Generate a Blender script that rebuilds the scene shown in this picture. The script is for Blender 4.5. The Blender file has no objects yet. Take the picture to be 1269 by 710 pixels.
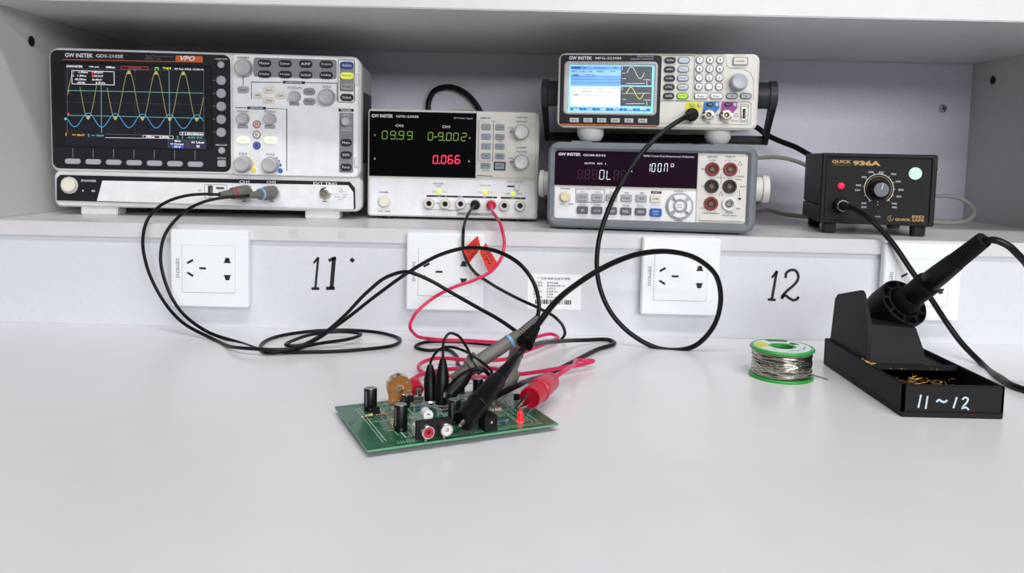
import bpy, bmesh, math, random
from mathutils import Vector, Matrix
random.seed(7)
SC = bpy.context.scene
COL = SC.collection

# ------------------------------------------------------------------ camera
# world: metres, bench top is z = 0, the shelf's front edge is y = 0, x to the right
CAM = Vector((0, -.875, .199)); F = 980.0; PP = (641.0, 273.0)
TH = math.radians(4.6); RO = math.radians(1.29)
FW = Vector((0, math.cos(TH), -math.sin(TH))); UP0 = Vector((0, math.sin(TH), math.cos(TH))); X0 = Vector((1, 0, 0))
RT = math.cos(RO)*X0 + math.sin(RO)*UP0
UPV = -math.sin(RO)*X0 + math.cos(RO)*UP0
cam = bpy.data.cameras.new('camera'); camo = bpy.data.objects.new('camera', cam); COL.objects.link(camo)
cam.sensor_width = 36; cam.lens = F*36/1269; cam.clip_start = .02
cam.shift_x = -(PP[0]-634.5)/1269; cam.shift_y = (PP[1]-355)/1269
mw = Matrix((RT, UPV, -FW)).transposed().to_4x4(); mw.translation = CAM
camo.matrix_world = mw
SC.camera = camo

# ------------------------------------------------------------------ world, lamps, exposure
W = bpy.data.worlds.new('world'); SC.world = W; W.use_nodes = True
bg = W.node_tree.nodes['Background']; bg.inputs[0].default_value = (.93, .96, 1, 1); bg.inputs[1].default_value = .07
def lamp(name, loc, sx, sy, energy, col=(1, .985, .97)):
    l = bpy.data.lights.new(name, 'AREA'); l.shape = 'RECTANGLE'; l.size = sx; l.size_y = sy; l.energy = energy; l.color = col
    o = bpy.data.objects.new(name, l); COL.objects.link(o); o.location = loc
    return o
# rows of ceiling lamps across the room, and the windows on its far right
lamp('ceiling_tube_light', (.25, -1.1, 1.95), 2.2, .2, 34)
lamp('ceiling_tube_light', (1.6, -3.9, 1.95), 3.6, .2, 95)
wn = lamp('window_daylight', (2.4, -6.0, 1.4), 5.0, 1.0, 225, (.96, .98, 1)); wn.rotation_euler = (math.radians(90), 0, 0)
SC.view_settings.view_transform = 'Standard'; SC.view_settings.look = 'None'
SC.view_settings.exposure = 0.0; SC.view_settings.gamma = 1; SC.view_settings.use_curve_mapping = False

# ------------------------------------------------------------------ helpers
def ray(px, py):
    return FW + RT*((px-PP[0])/F) - UPV*((py-PP[1])/F)
def atz(px, py, z):
    d = ray(px, py); return CAM + d*((z-CAM.z)/d.z)
def aty(px, py, y):
    d = ray(px, py); return CAM + d*((y-CAM.y)/d.y)
def atd(px, py, depth):          # distance into the scene measured from the camera's place
    return aty(px, py, depth-.875)

def lin(c):
    c = c/255.0
    return c/12.92 if c <= .04045 else ((c+.055)/1.055)**2.4
MATS = {}
def mat(name, rgb=None, rough=.5, metal=0.0, var=.06, scale=60, bump=0.0, emit=0.0, trans=0.0, coat=0.0, spec=None):
    if name in MATS: return MATS[name]
    m = bpy.data.materials.new(name); m.use_nodes = True; nt = m.node_tree; p = nt.nodes['Principled BSDF']
    c = [lin(v) for v in rgb]
    tc = nt.nodes.new('ShaderNodeTexCoord'); no = nt.nodes.new('ShaderNodeTexNoise')
    no.inputs['Scale'].default_value = scale; no.inputs['Detail'].default_value = 4
    nt.links.new(tc.outputs['Object'], no.inputs['Vector'])
    rp = nt.nodes.new('ShaderNodeValToRGB'); e = rp.color_ramp.elements
    e[0].position = .3; e[1].position = .7
    e[0].color = [v*(1-var) for v in c]+[1]; e[1].color = [min(1, v*(1+var)) for v in c]+[1]
    nt.links.new(no.outputs['Fac'], rp.inputs['Fac']); nt.links.new(rp.outputs['Color'], p.inputs['Base Color'])
    p.inputs['Roughness'].default_value = rough; p.inputs['Metallic'].default_value = metal
    if spec is not None: p.inputs['Specular IOR Level'].default_value = spec
    if trans: p.inputs['Transmission Weight'].default_value = trans
    if coat: p.inputs['Coat Weight'].default_value = coat
    if bump:
        b = nt.nodes.new('ShaderNodeBump'); b.inputs['Strength'].default_value = bump; b.inputs['Distance'].default_value = .001
        nt.links.new(no.outputs['Fac'], b.inputs['Height']); nt.links.new(b.outputs['Normal'], p.inputs['Normal'])
    if emit:
        nt.links.new(rp.outputs['Color'], p.inputs['Emission Color']); p.inputs['Emission Strength'].default_value = emit
    MATS[name] = m
    return m

def mesh_of(bm, m, smooth=35):
    me = bpy.data.meshes.new('mesh')
    bmesh.ops.recalc_face_normals(bm, faces=bm.faces)
    bm.to_mesh(me); bm.free()
    if m: me.materials.append(m)
    if smooth:
        me.polygons.foreach_set('use_smooth', [True]*len(me.polygons))
        me.set_sharp_from_angle(angle=math.radians(smooth))
    return me
def link(name, me, parent=None, loc=None):
    o = bpy.data.objects.new(name, me); COL.objects.link(o)
    if parent: o.parent = parent
    if loc is not None: o.location = loc
    return o

def rr_loop(x0, x1, z0, z1, r, seg=4):
    r = max(1e-5, min(r, (x1-x0)/2-1e-6, (z1-z0)/2-1e-6)); pts = []
    for cx, cz, a0 in ((x1-r, z1-r, 0), (x0+r, z1-r, 90), (x0+r, z0+r, 180), (x1-r, z0+r, 270)):
        for k in range(seg+1):
            a = math.radians(a0+90*k/seg); pts.append((cx+r*math.cos(a), cz+r*math.sin(a)))
    return pts
def loft(bm, loops, cap=True):
    rows = [[bm.verts.new(p) for p in lp] for lp in loops]; n = len(rows[0])
    for a, b in zip(rows, rows[1:]):
        for i in range(n):
            bm.faces.new((a[i], a[(i+1) % n], b[(i+1) % n], b[i]))
    if cap:
        bm.faces.new(rows[0]); bm.faces.new(rows[-1])
    return rows
def rr_prism(bm, x0, x1, z0, z1, r, yf, yb, bev=0.0, seg=4, backbev=0.0):
    """rounded rectangle in the x-z plane, extruded from yf (front) to yb"""
    lp = []
    if bev: lp.append([(x, yf, z) for x, z in rr_loop(x0+bev, x1-bev, z0+bev, z1-bev, max(r-bev, 1e-4), seg)])
    lp.append([(x, yf+bev, z) for x, z in rr_loop(x0, x1, z0, z1, r, seg)])
    lp.append([(x, yb-backbev, z) for x, z in rr_loop(x0, x1, z0, z1, r, seg)])
    if backbev: lp.append([(x, yb, z) for x, z in rr_loop(x0+backbev, x1-backbev, z0+backbev, z1-backbev, max(r-backbev, 1e-4), seg)])
    loft(bm, lp)
def rr_frame(bm, o, i, ro, ri, yf, yb, bev=0.0, seg=4):
    """a rounded rectangular frame; o, i are (x0, x1, z0, z1)"""
    L = []
    def ring(b, r, g, y): return [(x, y, z) for x, z in rr_loop(b[0]+g, b[1]-g, b[2]+g, b[3]-g, r-g if g > 0 else r, seg)]
    L = [ring(o, ro, 0, yb), ring(o, ro, 0, yf+bev), ring(o, ro, bev, yf), ring(i, ri, -bev, yf), ring(i, ri, 0, yf+bev), ring(i, ri, 0, yb)]
    rows = loft(bm, L, cap=False); n = len(rows[0]); a, b = rows[-1], rows[0]
    for k in range(n): bm.faces.new((a[k], a[(k+1) % n], b[(k+1) % n], b[k]))
def box(bm, x0, x1, y0, y1, z0, z1):
    v = [bm.verts.new((x, y, z)) for x in (x0, x1) for y in (y0, y1) for z in (z0, z1)]
    for q in ((0, 1, 3, 2), (4, 6, 7, 5), (0, 4, 5, 1), (2, 3, 7, 6), (0, 2, 6, 4), (1, 5, 7, 3)): bm.faces.new([v[i] for i in q])
def bevbox(bm, x0, x1, y0, y1, z0, z1, b=.001):
    t = bmesh.new(); box(t, x0, x1, y0, y1, z0, z1)
    bmesh.ops.bevel(t, geom=t.edges[:], offset=b, segments=2, affect='EDGES')
    me = bpy.data.meshes.new('tmp'); t.to_mesh(me); t.free(); bm.from_mesh(me); bpy.data.meshes.remove(me)
def basis(d):
    d = Vector(d).normalized(); h = Vector((0, 0, 1)) if abs(d.z) < .9 else Vector((1, 0, 0))
    a = d.cross(h).normalized(); return a, a.cross(d).normalized(), d
def lathe(bm, prof, org=(0, 0, 0), axis=(0, -1, 0), n=24, ribs=0, rib=.04, capa=True, capb=True):
    """prof: (radius, distance along axis)"""
    a, b, d = basis(axis); org = Vector(org); rows = []
    for r, t in prof:
        row = []
        for k in range(n):
            q = 2*math.pi*k/n; rr = r*(1 - rib*(k % 2)) if ribs else r
            row.append(bm.verts.new(org + d*t + (a*math.cos(q) + b*math.sin(q))*rr))
        rows.append(row)
    for p, q in zip(rows, rows[1:]):
        for k in range(n): bm.faces.new((p[k], p[(k+1) % n], q[(k+1) % n], q[k]))
    if capa: bm.faces.new(rows[0])
    if capb: bm.faces.new(rows[-1])
def catmull(P, sub=8):
    P = [Vector(p) for p in P]; out = []
    Q = [P[0]*2-P[1]] + P + [P[-1]*2-P[-2]]
    for i in range(1, len(Q)-2):
        p0, p1, p2, p3 = Q[i-1:i+3]
        # centripetal-ish: scale tangents by local chord to avoid overshoot
        d0, d1, d2 = max((p1-p0).length, 1e-6), max((p2-p1).length, 1e-6), max((p3-p2).length, 1e-6)
        m1 = ((p1-p0)/d0*d1/(d0+d1) + (p2-p1)/d1*d0/(d0+d1))*d1
        m2 = ((p2-p1)/d1*d2/(d1+d2) + (p3-p2)/d2*d1/(d1+d2))*d1
        for k in range(sub):
            t = k/sub
            out.append(p1*(2*t**3-3*t*t+1) + m1*(t**3-2*t*t+t) + p2*(-2*t**3+3*t*t) + m2*(t**3-t*t))
    out.append(P[-1]); return out
def sweep(bm, P, R, n=10, cap=True, flat=1.0):
    P = [Vector(p) for p in P]
    if not isinstance(R, (list, tuple)): R = [R]*len(P)
    t0 = (P[1]-P[0]).normalized(); a = basis(t0)[0]; rows = []
    for i, p in enumerate(P):
        t = (P[min(i+1, len(P)-1)] - P[max(i-1, 0)])
        t = t.normalized() if t.length > 1e-9 else t0
        a = (a - t*a.dot(t)).normalized(); b = t.cross(a)
        rows.append([bm.verts.new(p + (a*math.cos(2*math.pi*k/n) + b*math.sin(2*math.pi*k/n)*flat)*R[i]) for k in range(n)])
    for p, q in zip(rows, rows[1:]):
        for k in range(n): bm.faces.new((p[k], p[(k+1) % n], q[(k+1) % n], q[k]))
    if cap: bm.faces.new(rows[0]); bm.faces.new(rows[-1])
def ribbed(a, b, r0, r1, n=9, depth=.14, clip=.45):
    """points and radii of a ridged strain relief from a to b"""
    a, b = Vector(a), Vector(b); P = []; R = []
    for k in range(n):
        for s, g in ((0, 1), (clip, 1), (clip+.04, 1-depth), (.96, 1-depth)):
            t = (k+s)/n; P.append(a.lerp(b, t)); R.append((r0+(r1-r0)*t)*g)
    P.append(b); R.append(r1); return P, R
def ribbon(bm, pts, w, y=0.0, to3=None):
    """flat line of width w through 2-D points (x, z) at depth y"""
    pts = [Vector(p) for p in pts]; L = []
    for i, p in enumerate(pts):
        t = pts[min(i+1, len(pts)-1)] - pts[max(i-1, 0)]
        if t.length < 1e-9: t = Vector((1, 0))
        t.normalize(); nrm = Vector((-t.y, t.x))*(w/2)
        k = 1.0
        if 0 < i < len(pts)-1:
            a = (pts[i]-pts[i-1]); b = (pts[i+1]-pts[i])
            if a.length > 1e-9 and b.length > 1e-9: k = 1/max(.5, math.cos(a.angle(b)/2))
        L.append((p+nrm*k, p-nrm*k))
    f3 = to3 or (lambda q: (q.x, y, q.y))
    V = [(bm.verts.new(f3(a)), bm.verts.new(f3(b))) for a, b in L]
    for (a, b), (c, d) in zip(V, V[1:]): bm.faces.new((a, c, d, b))
_tc = {}
def text_mesh(s, bold=0.0):
    k = (s, bold)
    if k in _tc: return _tc[k]
    cu = bpy.data.curves.new('t', 'FONT'); cu.body = s; cu.resolution_u = 2; cu.size = 1; cu.offset = bold
    o = bpy.data.objects.new('t', cu); COL.objects.link(o)
    dg = bpy.context.evaluated_depsgraph_get()
    me = bpy.data.meshes.new_from_object(o.evaluated_get(dg))
    V = [tuple(v.co) for v in me.vertices]; Fc = [tuple(p.vertices) for p in me.polygons]
    bpy.data.objects.remove(o); bpy.data.curves.remove(cu); bpy.data.meshes.remove(me)
    xs = [v[0] for v in V] or [0]; ys = [v[1] for v in V] or [0]
    _tc[k] = (V, Fc, min(xs), max(xs), min(ys), max(ys)); return _tc[k]
def put_text(bm, s, cx, cz, h, y=0.0, w=None, bold=0.0, rot=0.0, shear=0.0, align='c', to3=None):
    V, Fc, a, b, c, d = text_mesh(s, bold)
    if not V: return
    sz = h/max(d-c, .3); sx = (w/(b-a)) if w else sz
    ca, sa = math.cos(rot), math.sin(rot); vs = []
    ox = {'c': (a+b)/2, 'l': a, 'r': b}[align]
    for v in V:
        x = (v[0]-ox)*sx; z = (v[1]-(c+d)/2)*sz; x += shear*z
        q = (cx + x*ca - z*sa, cz + x*sa + z*ca)
        vs.append(bm.verts.new(to3(Vector(q)) if to3 else (q[0], y, q[1])))
    for f in Fc:
        try: bm.faces.new([vs[i] for i in f])
        except ValueError: pass

class Thing:
    """an Empty at the thing's base that parents its parts; parts are built in the thing's own axes"""
    def __init__(s, name, label, cat, loc=(0, 0, 0), yaw=0.0, group=None):
        s.root = bpy.data.objects.new(name, None); COL.objects.link(s.root); s.root.empty_display_size = .02
        s.root.location = loc; s.root.rotation_euler = (0, 0, yaw)
        s.root['label'] = label; s.root['category'] = cat
        if group: s.root['group'] = group
        s.M = Matrix.Translation(loc) @ Matrix.Rotation(yaw, 4, 'Z'); s.I = s.M.inverted(); s.yaw = yaw
        s.crop = (0, 0, 1.0); s.prints = {}; s.cache = {}
    def w(s, v): return s.I @ Vector(v)                        # world -> own axes
    def part(s, name, bm, m, parent=None, label=None, world=False, smooth=35, stuff=False):
        if world: bmesh.ops.transform(bm, matrix=s.I, verts=bm.verts)
        o = link(name, mesh_of(bm, m, smooth), parent or s.root)
        if label: o['label'] = label
        if stuff: o['kind'] = 'stuff'
        return o
    # ---- front panels: a picture position on the panel's plane -> panel coordinates (x, z), in metres
    def L(s, cx, cy, off=0.0):
        x0, y0, k = s.crop; d = s.I.to_3x3() @ ray(x0+cx*k, y0+cy*k); c = s.I @ CAM
        t = (-off - c.y)/d.y; p = c + d*t
        return Vector((p.x, p.z))
    def sc(s, cx, cy): return (s.L(cx+1, cy)-s.L(cx, cy)).length
    def plate(s, name, c0, c1, r, off, thick, m, bev=.0006, parent=None, label=None):
        a = s.L(*c0, off); b = s.L(*c1, off); k = s.sc(*c0); bm = bmesh.new()
        rr_prism(bm, a.x, b.x, b.y, a.y, r*k, -off, -off+thick, min(bev, thick*.5))
        return s.part(name, bm, m, parent, label)
    def btn(s, cx, cy, w, h, m, d=.002, off=0.0, r=None, name='button', label=None, parent=None):
        k = s.sc(cx, cy); w, h = round(w*k, 4), round(h*k, 4); r = min(w, h)/2*.92 if r is None else r*k
        key = ('b', w, h, round(r, 4), d, m.name)
        if key not in s.cache:
            bm = bmesh.new(); rr_prism(bm, -w/2, w/2, -h/2, h/2, r, -d, .0006, min(.0007, d*.45), 3); s.cache[key] = mesh_of(bm, m)
        p = s.L(cx, cy, off+d*.7); o = link(name, s.cache[key], parent or s.root, (p.x, -off, p.y))
        if label: o['label'] = label
        return o
    def knob(s, cx, cy, r, d, m, off=0.0, name='knob', n=28, taper=.93, ribs=1, label=None):
        k = s.sc(cx, cy); r = round(r*k, 4); key = ('k', r, d, m.name, taper)
        if key not in s.cache:
            bm = bmesh.new()
            lathe(bm, [(r*1.06, -.0005), (r*1.06, d*.12), (r*.97, d*.2)], n=n, capb=False)
            lathe(bm, [(r, d*.12), (r*taper, d*.85)], n=n*2, ribs=ribs, rib=.05, capa=False, capb=False)
            lathe(bm, [(r*taper, d*.84), (r*taper*.95, d*.95), (r*taper*.82, d), (r*.7, d*.985), (0.0005, d*.97)], n=n)
            s.cache[key] = mesh_of(bm, m)
        p = s.L(cx, cy, off+d*.8); o = link(name, s.cache[key], s.root, (p.x, -off, p.y))
        if label: o['label'] = label
        return o
    def ink(s, m): return s.prints.setdefault(m.name, (m, bmesh.new()))[1]
    def text(s, t, cx, cy, h, m, off=.0, w=None, bold=.012, **kw):
        p = s.L(cx, cy, off); k = s.sc(cx, cy); put_text(s.ink(m), t, p.x, p.y, h*k, -off-.00015, w*k if w else None, bold, **kw)
    def line(s, pts, w, m, off=0.0, closed=False, lift=.00012):
        q = [s.L(*p, off) for p in pts]
        if closed: q.append(q[0])
        ribbon(s.ink(m), q, w*s.sc(*pts[0]), -off-lift)
    def boxline(s, c0, c1, w, m, off=0.0, r=0):
        a = s.L(*c0, off); b = s.L(*c1, off); q = [Vector(p) for p in rr_loop(a.x, b.x, b.y, a.y, max(r*s.sc(*c0), .0003), 3)]
        ribbon(s.ink(m), q+[q[0], q[1]], w*s.sc(*c0), -off-.00012)
    def fill(s, pts, m, off=0.0, lift=.0001):
        bm = s.ink(m); bm.faces.new([bm.verts.new((p.x, -off-lift, p.y)) for p in (s.L(*c, off) for c in pts)])
    def rect(s, c0, c1, m, off=0.0, lift=.0001):
        a = s.L(*c0, off); b = s.L(*c1, off); bm = s.ink(m)
        bm.faces.new([bm.verts.new((x, -off-lift, z)) for x, z in ((a.x, a.y), (b.x, a.y), (b.x, b.y), (a.x, b.y))])
    def dot(s, cx, cy, r, m, off=0.0, lift=.0001, n=20):
        p = s.L(cx, cy, off); k = s.sc(cx, cy)*r; bm = s.ink(m)
        bm.faces.new([bm.verts.new((p.x+k*math.cos(2*math.pi*i/n), -off-lift, p.y+k*math.sin(2*math.pi*i/n))) for i in range(n)])
    def seg7(s, ch, cx, cy, w, h, m, t, off=0.0, slant=.08):
        A = {'0': 'abcdef', '1': 'bc', '2': 'abged', '3': 'abgcd', '4': 'fgbc', '5': 'afgcd', '6': 'afgedc', '7': 'abc', '8': 'abcdefg', '9': 'abcdfg', '-': 'g', 'L': 'fed', 'O': 'abcdef', 'M': 'efabc'}[ch]
        P = {'a': ((-1, 1), (1, 1)), 'b': ((1, 1), (1, 0)), 'c': ((1, 0), (1, -1)), 'd': ((1, -1), (-1, -1)), 'e': ((-1, -1), (-1, 0)), 'f': ((-1, 0), (-1, 1)), 'g': ((-1, 0), (1, 0))}
        for g in A:
            q = []
            (x1, y1), (x2, y2) = P[g]
            for (x, y), (x_, y_) in (((x1, y1), (x2, y2)), ((x2, y2), (x1, y1))):
                x = x+(x_-x)*.08; y = y+(y_-y)*.08
                q.append((cx+x*w/2+slant*y*h/2, cy-y*h/2))
            s.line(q, t, m, off)
    def finish(s, name='printed_lettering', parent=None):
        for i, (k, (m, bm)) in enumerate(s.prints.items()):
            if len(bm.verts): s.part(name, bm, m, parent, smooth=0, stuff=True)
        s.prints = {}

def device(name, label, cat, px, y, yaw, z, crop):
    p = aty(px, 270, y); t = Thing(name, label, cat, (p.x, y, z), math.radians(yaw)); t.crop = crop; return t

# ------------------------------------------------------------------ materials
M_LAM = mat('white_laminate', (229, 229, 233), .28, var=.015, scale=25)
M_LAM2 = mat('white_panel', (214, 217, 222), .4, var=.02, scale=180, bump=.05)
M_EDGE = mat('edge_band', (211, 210, 213), .35, var=.03, scale=40)
M_SIDE = mat('grey_white_board', (206, 207, 206), .5, var=.02, scale=20)
M_BACK = mat('back_board', (228, 226, 238), .5, var=.03, scale=300)
M_INK = mat('black_ink', (16, 16, 18), .6)
M_WINK = mat('white_ink', (225, 225, 228), .6)
M_GINK = mat('grey_ink', (120, 122, 126), .6)
M_CREAM = mat('cream_plastic', (214, 211, 203), .45)
M_IVORY = mat('ivory_button', (226, 221, 205), .4)
M_LGREY = mat('light_grey_plastic', (214, 213, 213), .42)
M_WHITE = mat('white_plastic', (232, 233, 236), .4)
M_PLATE = mat('socket_white', (238, 242, 245), .3, var=.01)
M_DARK = mat('dark_slate_plastic', (27, 30, 35), .45, spec=.25)
M_BLK = mat('black_plastic', (13, 13, 14), .5, spec=.3)
M_GLOSS = mat('black_gloss', (6, 6, 8), .1, spec=.35)
M_GRAPH = mat('graphite_plastic', (46, 48, 52), .42, spec=.3)
M_MGREY = mat('mid_grey_plastic', (140, 141, 146), .45)
M_BTNG = mat('grey_button', (164, 166, 172), .4)
M_KNOB = mat('knob_grey', (178, 178, 180), .4)
M_BUMP = mat('bumper_grey', (112, 118, 124), .55)
M_METAL = mat('nickel', (190, 186, 178), .25, 1.0)
M_BRASS = mat('gold_contact', (205, 170, 90), .3, 1.0)
M_ORANGE = mat('orange_badge', (196, 92, 38), .4)
M_BLUEB = mat('blue_button', (28, 92, 176), .4)
M_CABLE = mat('black_cable', (8, 8, 9), .4, spec=.28)
M_PINK = mat('red_cable', (214, 28, 84), .35)
M_GREYC = mat('grey_cable', (176, 172, 164), .45)
M_PROBE = mat('probe_grey', (112, 110, 104), .5)

# ------------------------------------------------------------------ the bench and its shelf
SH = .116; UPZ = .357; XL = -.591; XR = .70; YB = .365
bm = bmesh.new(); box(bm, -2.5, 2.5, -5, 1.2, -.77, -.75)
fl = link('floor', mesh_of(bm, mat('floor_tile', (150, 150, 152), .5))); fl['kind'] = 'structure'
fl['label'] = 'grey floor under the workbench'
B = Thing('workbench', 'white laboratory workbench with open instrument shelf above its table top', 'workbench', (0, 0, -.75))
def bpart(name, m, x0, x1, y0, y1, z0, z1, bev=.0012, label=None):
    bm = bmesh.new(); bevbox(bm, x0, x1, y0, y1, z0, z1, bev); return B.part(name, bm, m, None, label, world=True)
bpart('table_top', M_LAM, -1.05, 1.15, -.64, .40, -.03, 0, .002)
for x in (-1.0, 1.08): bpart('leg_panel', M_SIDE, x, x+.02, -.6, .38, -.75, -.03)
ap = bpart('apron_panel', M_LAM2, -1.05, 1.15, .004, .02, 0, SH-.017, .0004)
bpart('shelf_board', M_EDGE, -1.05, 1.15, 0, YB+.02, SH-.017, SH)
bpart('upper_shelf', M_EDGE, -1.05, 1.15, 0, YB+.02, UPZ, UPZ+.03)
bpart('side_panel', M_SIDE, XL-.018, XL, .001, YB, SH, UPZ, .0005)
bpart('side_panel', M_SIDE, XR, XR+.018, .001, YB, SH, UPZ, .0005)
bpart('back_panel', M_BACK, -1.05, 1.15, YB, YB+.012, SH, UPZ, .0005)
def screw_hole(px, py, x, sgn):
    d = ray(px, py); p = CAM + d*((x-CAM.x)/d.x); bm = bmesh.new()
    lathe(bm, [(.0062, .0012), (.005, .0012), (.0046, -.001), (.0005, -.001)], p, (sgn, 0, 0), 18)
    o = B.part('cam_fitting', bm, mat('dark_hole', (30, 24, 20), .6), None, 'dark round fitting hole', world=True)
screw_hole(38, 51, XL, 1); screw_hole(1231, 99.5, XR, -1)
p = aty(1168.5, 134.5, YB); bm = bmesh.new()
lathe(bm, [(.0066, 0), (.0064, .0012), (.0045, .0026), (.0005, .003)], p, (0, -1, 0), 18)
scr = B.part('screw', bm, mat('zinc_screw', (176, 176, 174), .45, .3), None, 'cross-head screw in the back board', world=True)
bm = bmesh.new()
for a in (.3, .3+math.pi/2):
    t = [Vector((p.x+s*.0042*math.cos(a), p.z+s*.0042*math.sin(a))) for s in (-1, 1)]; ribbon(bm, t, .0014, p.y-.0033)
B.part('cross_slot', bm, M_INK, scr, world=True, smooth=0)
# painted numbers on the apron
def apron_strokes(strokes, label, w):
    bm = bmesh.new()
    for st, ww in strokes:
        q = [aty(*c, .004) for c in st]; q = catmull(q, 4) if len(q) > 2 else q
        ribbon(bm, [Vector((v.x, v.z)) for v in q], ww*.00108*w, .0037)
    B.part('painted_number', bm, M_INK, ap, label, world=True, smooth=0)
def c11(x, y): return (360+x*.1126, 300+y*.1126)
def c12(x, y): return (930+x*.1126, 315+y*.1126)
apron_strokes([([c11(255, 230), c11(308, 168)], 2.2), ([c11(306, 168), c11(275, 500)], 2.4), ([c11(232, 511), c11(318, 511)], 2.8),
               ([c11(420, 203), c11(500, 172)], 3.2), ([c11(480, 165), c11(452, 510)], 4.2), ([c11(392, 508), c11(488, 508)], 3.4)], 'black brush-painted number 11', 1)
apron_strokes([([c11(662, 185), c11(698, 212)], 4)], 'small black paint dot', 1)
apron_strokes([([c12(235, 258), c12(292, 185)], 2.4), ([c12(290, 182), c12(234, 500)], 2.8), ([c12(190, 497), c12(278, 503)], 2.6),
               ([c12(386, 262), c12(395, 205), c12(440, 175), c12(492, 178), c12(522, 220), c12(522, 275), c12(480, 335), c12(400, 405), c12(350, 465), c12(346, 492)], 2.8),
               ([c12(346, 485), c12(375, 452), c12(425, 482), c12(470, 505), c12(510, 495), c12(530, 466)], 2.8)], 'black brush-painted number 12', 1)
for px, py, w in ((363.6, 288.5, 12), (424, 291, 10)):
    a = aty(px, py, 0); bm = bmesh.new(); rr_prism(bm, a.x-w*.00045, a.x+w*.00045, a.z-.0045, a.z+.0045, .0006, -.0002, .0002)
    B.part('tape_piece', bm, mat('old_tape', (203, 201, 197), .4), None, 'leftover bit of yellowed tape', world=True)

# ------------------------------------------------------------------ wall sockets on the apron
def socket(name, px, py, label, brand_up):
    a = aty(px, py, -.009)             # top left corner of the plate
    S = .086; t = Thing(name, label, 'socket', (a.x+S/2, 0, a.z-S), 0, 'power sockets along the apron')
    bm = bmesh.new(); rr_prism(bm, -S/2, S/2, 0, S, .002, -.009, 0, .0015); pl = t.part('face_plate', bm, M_PLATE)
    bm = bmesh.new(); rr_prism(bm, -.038, .038, .006, .066, .002, -.0005, .0044); t.part('back_box', bm, M_PLATE)
    bm = bmesh.new(); rr_prism(bm, -.0295, .0285, .0165, .0685, .0012, -.0097, -.0085, .0004); ins = t.part('insert', bm, M_PLATE)
    bm = bmesh.new()
    rr_frame(bm, (-.0301, .0291, .0159, .0691), (-.0297, .0287, .0163, .0687), .0014, .0013, -.0091, -.0088)
    t.part('seam', bm, mat('seam_grey', (190, 194, 198), .6))
    bm = bmesh.new(); lathe(bm, [(.0052, 0), (.005, .0004), (.0047, .0004)], (-.0065, -.0096, .0436), n=24); t.part('earth_boss', bm, M_PLATE, ins)
    for (x, z, an, w, h, y) in ((-.0205, .0508, 30, .0075, .0024, -.00985), (-.0205, .0366, -32, .0075, .0024, -.00985), (-.0065, .0436, 0, .0075, .0022, -.0102)):
        c, s_ = math.cos(math.radians(an)), math.sin(math.radians(an)); bm = bmesh.new()
        bm.faces.new([bm.verts.new((x+u*c-v*s_, y, z+u*s_+v*c)) for u, v in ((-w/2, -h/2), (w/2, -h/2), (w/2, h/2), (-w/2, h/2))])
        t.part('pin_slot', bm, M_INK, ins, smooth=0)
    for z, sg in ((.0522, 1), (.0345, -1)):
        x = .0205; bm = bmesh.new()
        bm.faces.new([bm.verts.new((x+u, -.00985, z+sg*v)) for u, v in ((-.0038, -.0022), (.0038, -.0022), (.0038, -.0006), (.0029, -.0006), (.0027, .002), (.0015, .0037), (-.0015, .0037), (-.0027, .002), (-.0029, -.0006), (-.0038, -.0006))])
        t.part('pin_slot', bm, M_INK, ins, smooth=0)
    bm = bmesh.new(); put_text(bm, 'SIEMENS', -.0345, .043, .0036, -.0092, .022, .0, rot=-math.pi/2 if not brand_up else math.pi/2)
    t.part('printed_brand', bm, mat('brand_grey', (95, 98, 104), .6), pl, smooth=0, stuff=True)
    return t
socket('power_socket', 210.2, 284, 'white double power socket leftmost, below the oscilloscope', 0)
socket('power_socket', 503.9, 288.3, 'white double power socket behind the red tags, below the power supply', 0)
socket('power_socket', 797.2, 294, 'white double power socket below the multimeter, behind the black cable loop', 0)
socket('power_socket', 1097.5, 301, 'white double power socket partly hidden behind the soldering iron', 0)

# ------------------------------------------------------------------ barcode sticker
a = aty(654.5, 339, .0039); b = aty(719.5, 384, .0039)
t = Thing('asset_sticker', 'small white printed sticker with barcode on the apron between two sockets', 'sticker', ((a.x+b.x)/2, .004, b.z))
w2 = (b.x-a.x)/2; hh = a.z-b.z
bm = bmesh.new(); rr_prism(bm, -w2, w2, 0, hh, .0008, -.0003, 0, 0); t.part('paper', bm, mat('sticker_paper', (240, 243, 246), .5, var=.01))
bm = bmesh.new()
def st(x, y): return (-w2 + (x-115)/775*2*w2, hh - (y-110)/520*hh)
x, z = st(490, 175); put_text(bm, '广东机电职业技术学院', x, z, .0031, -.0004, .037, .006)
for i, (l, r_) in enumerate((('资产名称', '数字示波器'), ('规格型号', '直流稳压电源 2303'), ('使用人', '实训中心'), ('存放地点', '实验楼 402'), ('管理人', '实验室'), ('入库日期', '2019-11'))):
    x, z = st(195, 238+i*43); put_text(bm, l, x, z, .0024, -.0004, None, .004, align='l')
    x, z = st(390, 238+i*43); put_text(bm, r_, x, z, .0024, -.0004, None, .004, align='l')
x = 225
while x < 755:
    w = random.choice((6, 9, 14, 20)); p0 = st(x, 488); p1 = st(x+w, 556)
    bm.faces.new([bm.verts.new((u, -.0004, v)) for u, v in ((p0[0], p0[1]), (p1[0], p0[1]), (p1[0], p1[1]), (p0[0], p1[1]))]); x += w + random.choice((5, 8, 12))
t.part('printed_text', bm, M_INK, smooth=0, stuff=True)

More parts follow.
